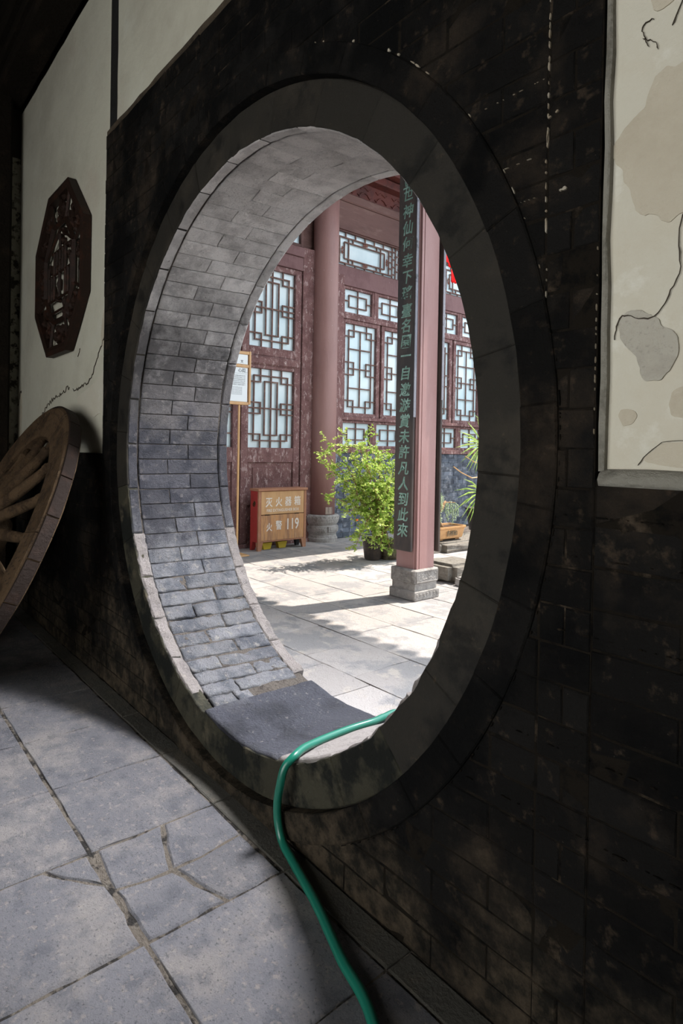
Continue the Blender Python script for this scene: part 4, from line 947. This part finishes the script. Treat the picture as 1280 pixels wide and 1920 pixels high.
for (hx, hy, z, r) in secs: pm.v += rrect(-6.33, 7.50, hx, hy, z, r)
for i in range(len(secs) - 1):
    for k in range(20): pm.f.append((i * 20 + k, i * 20 + (k + 1) % 20, (i + 1) * 20 + (k + 1) % 20, (i + 1) * 20 + k))
pm.f.append(tuple(range(20))); pm.smooth = False
obj('pot', pm, CLAY, bz); sl = MB(); sl.v += rrect(-6.33, 7.50, .165, .325, .345, .06); sl.f.append(tuple(range(20))); obj('soil', sl, SOIL, bz)
for dy in (-.2, .2): obj('foot', MB().box(-6.45, -6.21, 7.5 + dy - .05, 7.5 + dy + .05, .155, .18, .005), CLAY, bz)
mk = [text_mesh(c, .09, faceX(-6.142, 7.40 + .085 * i, .262), .003, .001) for i, c in enumerate('吉祥如')]
mm_ = join_meshes('painted_marks', mk); obj('painted_marks', mm_, plain('dark_glaze_marks', (.16, .12, .07)), bz)
tr = MB().tube([(-6.30, 7.36, .34), (-6.30, 7.30, .42), (-6.30, 7.29, .52), (-6.30, 7.34, .60), (-6.30, 7.42, .65), (-6.30, 7.46, .72), (-6.30, 7.50, .76)], [.04, .035, .03, .03, .028, .024, .015], 9)
tr.tube([(-6.30, 7.42, .34), (-6.28, 7.36, .41), (-6.30, 7.33, .47)], [.045, .025, .012], 8).tube([(-6.30, 7.38, .62), (-6.32, 7.44, .70), (-6.30, 7.52, .74), (-6.28, 7.60, .74), (-6.28, 7.72, .73)], [.02, .016, .012, .009, .004], 7).tube([(-6.30, 7.42, .66), (-6.30, 7.36, .78), (-6.30, 7.36, .86)], [.014, .009, .004], 6)
tr.smooth = True; obj('trunk', tr, BARK, bz)
bf = MB()
for (y_, z0_, z1_, ) in ((7.36, .90, .40), (7.33, .74, .36), (7.50, .74, .50), (7.54, .74, .44), (7.60, .76, .55), (7.66, .74, .40), (7.72, .73, .45), (7.78, .70, .50), (7.40, .85, .60)):
    k = 0; z_ = z0_
    while z_ > z1_:
        for q in range(4):
            d = Vector((rb.gauss(0, 1), rb.gauss(0, 1), -.6)); leaf(bf, Vector((-6.28 + rb.uniform(-.02, .02), y_ + rb.uniform(-.015, .015), z_)), d, Vector((.5, rb.gauss(0, .3), .8)).normalized(), rb.uniform(.018, .032), .009)
        z_ -= .012
    bf.tube([(-6.28, y_, z0_), (-6.28, y_ + .004, (z0_ + z1_) / 2), (-6.28, y_, z1_)], .0025, 4, False)
obj('foliage', bf, BONSAI, bz, 'stuff')
pf = thing('fan_palm', 'yellow-green fan palm showing its leaf tips right of the bonsai', 'plant', (-6.75, 8.95, 0))
obj('pot', MB().lathe([(.16, .15), (.22, .50), (.24, .52), (.24, .55), (.20, .55), (.001, .50)], -6.75, 8.95, 24), POTDARK, pf)
def fan(c, a0, a1, L, tilt, n):
    c = Vector(c); mb = MB()
    mb.tube([Vector((-6.75, 8.95, .5)), (Vector((-6.75, 8.95, .5)) + c) / 2 + Vector((0, .06, .15)), c], .008, 5)
    for k in range(n):
        a = radians(a0 + (a1 - a0) * k / (n - 1)); d = Vector((.18 * sin(k * 2.1), cos(a), sin(a))).normalized(); LL = L * (.86 + .14 * sin(pi * k / (n - 1))) * rb.uniform(.88, 1)
        s_ = d.cross(Vector((1, 0, .25))).normalized(); w0 = .017
        p0 = c; p1 = c + d * LL * .55; p2 = c + d * LL + Vector((0, 0, -.09 * tilt))
        mb.add([p0, p1 + s_ * w0, p1 + Vector((.006, 0, 0)), p1 - s_ * w0, p2], [(0, 1, 2), (0, 2, 3), (1, 4, 2), (2, 4, 3)])
    return obj('palm_leaf', mb, PALM, pf)
fan((-6.55, 8.78, 1.70), 110, 255, .66, .6, 17); fan((-6.55, 8.78, .86), 150, 255, .72, .8, 11); fan((-6.8, 9.3, 1.95), 20, 160, .6, .4, 14); fan((-6.5, 9.4, 1.2), -60, 70, .6, .8, 13)
obj('bare_stalk', MB().tube([(-6.6, 8.9, 1.12), (-6.6, 8.55, 1.10), (-6.6, 8.25, 1.20), (-6.6, 8.05, 1.30)], .010, 5).tube([(-6.6, 8.95, 1.30), (-6.6, 8.6, 1.38), (-6.6, 8.35, 1.48)], .008, 5), SIGNWOOD, pf)

# ------------------------------------------------------------------ red cloth hanging under the eave
def cloth(name, outline, x, lab, folds=5):
    mb = MB(); n = len(outline); cols_ = 24
    (ya, zt0, zb0), (yb, zt1, zb1) = outline
    for i in range(cols_ + 1):
        t = i / cols_; y = ya + (yb - ya) * t
        for j in range(9):
            v = j / 8; z = (zt0 + (zt1 - zt0) * t) * (1 - v) + (zb0 + (zb1 - zb0) * t) * v
            mb.v.append(Vector((x + .035 * sin(t * folds * 2 * pi) * (.3 + .7 * v), y, z)))
    for i in range(cols_):
        for j in range(8): mb.f.append((i * 9 + j, (i + 1) * 9 + j, (i + 1) * 9 + j + 1, i * 9 + j + 1))
    me = mb.mesh(name); me.shade_smooth(); o = obj(name, me, REDCLOTH); md = o.modifiers.new('thick', 'SOLIDIFY'); md.thickness = .004
    return tag(o, lab, 'banner')
cloth('red_bunting', ((7.72, 5.75, 4.98), (8.62, 5.75, 4.62)), -6.9, 'bright red cloth bunting hanging above the window right of the post')
cloth('red_tassel_cloth', ((8.20, 4.72, 4.50), (8.42, 4.72, 4.50)), -6.86, 'small red hanging cloth end just under the red bunting', 3)

# ------------------------------------------------------------------ octagonal carving on the left plaster
oc = thing('carved_octagon_panel', 'dark carved openwork wooden octagon hung on the left plaster wall', 'wall carving', (-5.12, 1.38, 2.92))
OX, OZ, OR = -5.12, 2.92, .705
def octp(r, y): return [Vector((OX + r * cos(radians(22.5 + 45 * k)), y, OZ + r * sin(radians(22.5 + 45 * k)))) for k in range(8)]
for k in range(8):
    mb = MB(); k2 = (k + 1) % 8
    f0, f1, b0, b1 = octp(OR, 1.345), octp(OR - .075, 1.345), octp(OR, 1.400), octp(OR - .075, 1.400)
    m0 = octp(OR - .037, 1.337)
    mb.add([f0[k], f0[k2], m0[k2], m0[k], f1[k2], f1[k], b0[k], b0[k2], b1[k2], b1[k]], [(0, 1, 2, 3), (3, 2, 4, 5), (0, 6, 7, 1), (5, 4, 8, 9), (6, 9, 8, 7)])
    obj('frame_side', mb, CARVE, oc)
ro = random.Random(21)
def lump(mb, x, z, rx, rz, y=1.375, d=.02):
    n = 8; b = len(mb.v); mb.v.append(Vector((x, y - d, z)))
    for k in range(n): a = 2 * pi * k / n; q = ro.uniform(.75, 1.15); mb.v.append(Vector((x + rx * q * cos(a), y, z + rz * q * sin(a))))
    for k in range(n): mb.v.append(Vector((mb.v[b + 1 + k].x, 1.402, mb.v[b + 1 + k].z)))
    for k in range(n): k2 = (k + 1) % n; mb.f.append((b, b + 1 + k, b + 1 + k2)); mb.f.append((b + 1 + k, b + 1 + n + k, b + 1 + n + k2, b + 1 + k2))
# eight clusters of carved foliage and figures between frame and centre
for k in range(8):
    mb = MB(); a = radians(45 * k)
    for q in range(15):
        rr = ro.uniform(.42, .60); aa = a + ro.uniform(-.36, .36) * (.82 if k % 2 else .7); lump(mb, OX + rr * cos(aa), OZ + rr * sin(aa), ro.uniform(.02, .045), ro.uniform(.02, .045), 1.378 - ro.random() * .012, ro.uniform(.006, .02))
    obj('carved_cluster', mb, CARVE, oc, 'stuff')
ctr = MB()
ring_ = [Vector((OX + .41 * cos(radians(22.5 + 45 * k)), 1.37, OZ + .41 * sin(radians(22.5 + 45 * k)))) for k in range(9)]
ctr.tube(ring_, .022, 4, False)
for k in range(8): a = radians(22.5 + 45 * k); ctr.tube([(OX + .41 * cos(a), 1.372, OZ + .41 * sin(a)), (OX + .64 * cos(a), 1.372, OZ + .64 * sin(a))], .014, 4)
obj('inner_frame', ctr, CARVE, oc)
sc_ = MB()
for (xa, za, xb, zb) in ((-.30, -.2, .30, -.2), (-.28, .0, .28, .0), (-.22, .18, .22, .18), (-.3, -.2, -.3, .08), (.3, -.2, .3, .08), (-.15, -.2, -.15, .18), (.15, -.2, .15, .18), (0, -.2, 0, .3), (-.34, .17, 0, .34), (.34, .17, 0, .34), (-.36, -.3, .36, -.3), (-.08, 0, -.08, .18), (.08, 0, .08, .18), (-.22, -.2, -.22, 0), (.22, -.2, .22, 0)):
    sc_.tube([(OX + xa, 1.372, OZ + za), (OX + xb, 1.372, OZ + zb)], .012, 4)
obj('carved_pavilion', sc_, CARVE, oc)
fg = MB()
for q in range(26):
    rr = .36 * math.sqrt(ro.random()); aa = ro.uniform(0, 2 * pi); lump(fg, OX + rr * cos(aa), OZ + rr * sin(aa) - .03, ro.uniform(.015, .035), ro.uniform(.02, .055), 1.376, .016)
obj('carved_figures', fg, CARVE, oc, 'stuff')

# ------------------------------------------------------------------ cart wheel leaning on the wall
th = .424; WC = Vector((-4.742, .838, .918)); WR = 1.007; WT = .095
U = Vector((1, 0, 0)); V = Vector((0, sin(th), cos(th))); NN = Vector((0, -cos(th), sin(th)))      # NN points out of the front face
def W(r, a, d=0.0): return WC + U * (r * cos(a)) + V * (r * sin(a)) + NN * d
cw = thing('cart_wheel', 'large weathered wooden cart wheel leaning on the low wall at left', 'wheel', (WC.x, WC.y, 0))
nf = 8
for k in range(nf):
    a0 = 2 * pi * k / nf + .15; a1 = a0 + 2 * pi / nf - .004; n = 14; mb = MB(); prof = [(.765, -WT), (.765, -.012), (.778, 0), (.985, 0), (1.000, -.012), (1.000, -WT)]
    for i in range(n + 1):
        a = a0 + (a1 - a0) * i / n
        for (r, d) in prof: mb.v.append(W(r + .004 * mnoise.noise(Vector((a * 6, r * 9, d * 30))), a, d + .003 * mnoise.noise(Vector((a * 5, r * 12, 3)))))
    m = len(prof)
    for i in range(n):
        for j in range(m): mb.f.append((i * m + j, i * m + (j + 1) % m, (i + 1) * m + (j + 1) % m, (i + 1) * m + j))
    mb.f += [tuple(range(m)), tuple(n * m + j for j in range(m))]
    fo = obj('felloe', mb, WHEELWOOD, cw)
    hl = MB()                                   # tyre nails driven through the face
    for i in range(15):
        for r in (.83, .885, .94):
            if ro.random() < .3: continue
            a = a0 + (a1 - a0) * (i + .5 + ro.uniform(-.2, .2)) / 15; rr = r + ro.uniform(-.012, .012); L = .016; wd = .0045
            c = W(rr, a, .0045); tt = (W(rr, a + .01) - W(rr, a)).normalized(); oo = (W(rr + .1, a) - W(rr, a)).normalized(); q = (tt * .7 + oo * .7).normalized(); s_ = q.cross(NN)
            hl.add([c + q * L, c + s_ * wd, c - q * L, c - s_ * wd, c + NN * .002], [(0, 1, 4), (1, 2, 4), (2, 3, 4), (3, 0, 4)])
    obj('nail_heads', hl, surf('nail_iron', (.030, .017, .012), (), .8, ()), fo, 'stuff')
for k in range(24):
    a0 = 2 * pi * k / 24; a1 = a0 + 2 * pi / 24 - .01; mb = MB(); n = 5; prof = [(1.001, -.010), (1.012, -.014), (1.012, -WT + .01), (1.001, -WT + .005)]
    for i in range(n + 1):
        for (r, d) in prof: mb.v.append(W(r, a0 + (a1 - a0) * i / n, d))
    for i in range(n):
        for j in range(4): mb.f.append((i * 4 + j, i * 4 + (j + 1) % 4, (i + 1) * 4 + (j + 1) % 4, (i + 1) * 4 + j))
    mb.f += [(0, 1, 2, 3), tuple(n * 4 + j for j in range(4))]
    obj('tyre_plate', mb, IRON, cw)
for k in range(16):
    a = 2 * pi * k / 16 + .12; mb = MB(); prof = [(.14, .030, .075), (.25, .034, .060), (.42, .040, .020), (.58, .036, -.020), (.66, .030, -.035), (.672, .036, -.038), (.70, .036, -.042), (.71, .028, -.045), (.79, .024, -.05)]
    pts = [W(r, a, d) for r, _, d in prof]; mb.tube(pts, [q for _, q, _ in prof], 10); mb.smooth = True
    obj('spoke', mb, WHEELWOOD, cw)
hb_ = MB(); prof = [(.001, .24), (.10, .24), (.115, .20), (.12, .16), (.165, .12), (.19, .06), (.18, -.03), (.13, -.09), (.001, -.09)]
for (r, d) in prof:
    for k in range(24): hb_.v.append(W(r, 2 * pi * k / 24, d))
for i in range(len(prof) - 1):
    for k in range(24): hb_.f.append((i * 24 + k, i * 24 + (k + 1) % 24, (i + 1) * 24 + (k + 1) % 24, (i + 1) * 24 + k))
hb_.smooth = True; hub = obj('hub', hb_, WHEELWOOD, cw)
obj('hub_band', MB().tube([W(.123, 2 * pi * k / 24, .19) for k in range(25)], .010, 6, False), IRON, hub)

# ------------------------------------------------------------------ garden hose
def catmull(P, n=10):
    P = [Vector(p) for p in P]; out = []
    for i in range(len(P) - 1):
        p0, p1, p2, p3 = P[max(i - 1, 0)], P[i], P[i + 1], P[min(i + 2, len(P) - 1)]
        for k in range(n):
            t = k / n; out.append(.5 * ((2 * p1) + (p2 - p0) * t + (2 * p0 - 5 * p1 + 4 * p2 - p3) * t * t + (-p0 + 3 * p1 - 3 * p2 + p3) * t ** 3))
    out.append(P[-1]); return out
hr = .0165
def sz(x, y, e=.0): return ZC - math.sqrt(max(.01, (RI - .022) ** 2 - (x - gx(y)) ** 2)) + hr + e
hp = [(-1.55, 4.2, hr + .004), (-1.75, 3.2, hr + .004), (-1.95, 2.6, .03), (-2.07, 2.25, .12)]
hp += [(-2.05, 2.12, .27), (-2.038, 2.01, .289), (-2.024, 1.93, .295), (-2.035, 1.807, .295), (-2.026, 1.675, .301), (-2.004, 1.57, .311), (-1.962, 1.475, .331), (-1.93, 1.41, .334), (-1.935, 1.368, .300), (-1.94, 1.351, .235), (-1.953, 1.349, .16), (-1.943, 1.347, .09), (-1.905, 1.342, .036), (-1.82, 1.325, hr + .003), (-1.69, 1.29, hr + .003), (-1.565, 1.254, hr + .003), (-1.365, 1.185, hr + .003), (-1.156, 1.12, hr + .003), (-.8, .9, hr + .003), (-.3, .3, hr + .003)]
hm = MB().tube(catmull(hp, 10), hr, 14); hm.smooth = True
tag(obj('garden_hose', hm, HOSE), 'green rubber garden hose lying over the sill and down to the floor', 'hose')
